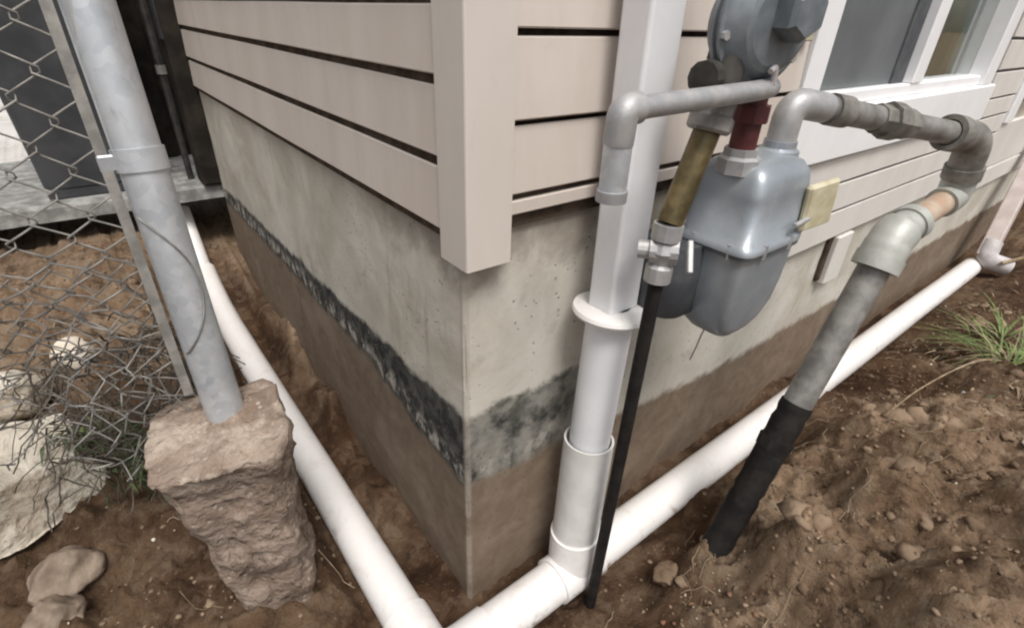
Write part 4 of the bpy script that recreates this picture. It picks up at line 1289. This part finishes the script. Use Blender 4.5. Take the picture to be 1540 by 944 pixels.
tuft('grass_tuft', (1.92, -0.47, gz(1.92, -0.47)), 130, 0.08, 0.30, 0.0036, ['leaf', 'twig'], 'green grass tuft arching over the spoil at the right edge', 3, 0.09)
tuft('grass_tuft', (2.15, -0.40, gz(2.15, -0.40)), 45, 0.10, 0.22, 0.0045, ['leaf', 'twig'], 'grass tuft farther along the pipe near the far downspout', 4, 0.09)
tuft('grass_tuft', (1.80, -0.60, gz(1.80, -0.60)), 60, 0.08, 0.20, 0.006, ['leaf', 'leaf'], 'bright green leafy tuft cut off by the right edge', 6, 0.06)
m = MB(); rr = random.Random(77)
for k in range(420):
    x = rr.uniform(1.15, 3.0); y = rr.uniform(-0.85, -0.17)
    if rr.random() > 0.35 + 0.5 * max(0.0, nz((x, y, 0), 5, 3)) + 0.3 * (x > 1.7): continue
    a = rr.uniform(0, 6.28)
    blade(m, (x, y, gz(x, y) + 0.004), (math.cos(a), math.sin(a), 0), rr.uniform(0.015, 0.06), rr.uniform(0.001, 0.005), rr.uniform(0.1, 0.9), n=4, mi=rr.choice((0, 0, 0, 1, 2)), lift=rr.uniform(0.0, 0.5))
tag(m.build('leaf_litter', ['twig', 'clod', 'leaf_dull']), 'dry leaves and grass litter on the soil at the right', None, kind='stuff')
# one long drooping stem across the spoil
st = root('dry_grass', 'single long dry grass stem reaching left across the spoil', 'grass', (1.70, -0.46, gz(1.70, -0.46)), kind='thing')
pts = [(1.72, -0.455, gz(1.72, -0.455)), (1.64, -0.43, 0.185), (1.55, -0.41, 0.205), (1.42, -0.375, 0.19), (1.30, -0.34, 0.145), (1.22, -0.32, 0.085)]
MB().tube(fillet(pts, 0.06, 6), 0.0022, 6).build('stem', 'twig', st)
br = root('branch', 'thin pale branch lying beside the far downspout', 'branch', (3.0, -0.25, 0.06))
MB().tube(fillet([(2.98, -0.20, 0.085), (3.2, -0.32, 0.12), (3.4, -0.45, 0.09), (3.6, -0.6, 0.06)], 0.1, 6), [0.008] * 22, 8).build('stem', 'twig', br) if False else MB().tube([(2.98, -0.20, 0.085), (3.1, -0.26, 0.11), (3.2, -0.32, 0.12), (3.4, -0.45, 0.10), (3.6, -0.6, 0.06)], [0.009, 0.008, 0.008, 0.007, 0.005], 8).build('stem', 'twig', br)

# weeds and dry vines tangled in the foot of the mesh
rr = random.Random(23)
wd = root('weed', 'dusty green weed growing between pale boulder and footing', 'weed', (-0.465, 0.47, gz(-0.465, 0.47)))
m = MB()
for k in range(420):
    if k % 3:
        c_ = Vector((-0.458, 0.455, 0.315)); sp = (0.040, 0.05, 0.055)
    else:
        c_ = Vector((-0.525, 0.52, 0.345)); sp = (0.045, 0.04, 0.03)
    p = c_ + Vector((rr.gauss(0, .5) * sp[0], rr.gauss(0, .5) * sp[1], rr.gauss(0, .5) * sp[2]))
    a = rr.uniform(0, 6.28)
    blade(m, p, (math.cos(a), math.sin(a), 0), rr.uniform(0.012, 0.034), rr.uniform(0.0022, 0.0050), rr.uniform(0.0, 1.2), n=4, mi=0 if rr.random() < .75 else 1, lift=rr.uniform(-0.4, 0.9))
for k in range(26):
    x_ = rr.uniform(-0.54, -0.43); y_ = 0.45 + rr.uniform(-.03, .06)
    m.tube([(x_, y_, gz(x_, y_) - .01), (x_ + rr.uniform(-.02, .02), y_ + rr.uniform(-.02, .02), gz(x_, y_) + 0.04), (x_ + rr.uniform(-.03, .03), y_ + rr.uniform(-.03, .03), gz(x_, y_) + rr.uniform(.06, .10))], 0.0009, 5, mi=0)
m.build('leaves', ['leaf_dull', 'leaf'], wd)
m = MB()
for k in range(300):
    x = -0.34 - 0.22 * rr.random() ** 1.6; z = rr.uniform(0.34, 0.62); y = 0.30 + rr.uniform(0, 0.16) + (0.55 - z) * 0.2
    p = Vector((x, y, z)); d = Vector((rr.uniform(-1, 1), rr.uniform(-.6, .6), rr.uniform(-1, .6))).normalized()
    pts = []
    for i in range(7):
        pts.append(p.copy())
        d = (d + Vector((rr.uniform(-.5, .5), rr.uniform(-.5, .5), rr.uniform(-.6, .3)))).normalized()
        p = p + d * rr.uniform(0.010, 0.024)
    m.tube(pts, rr.uniform(0.0006, 0.0015), 5)
o = m.build('dry_vines', 'vine')
tag(o, 'grey dry vines tangled in the foot of the fence mesh', None, kind='stuff')
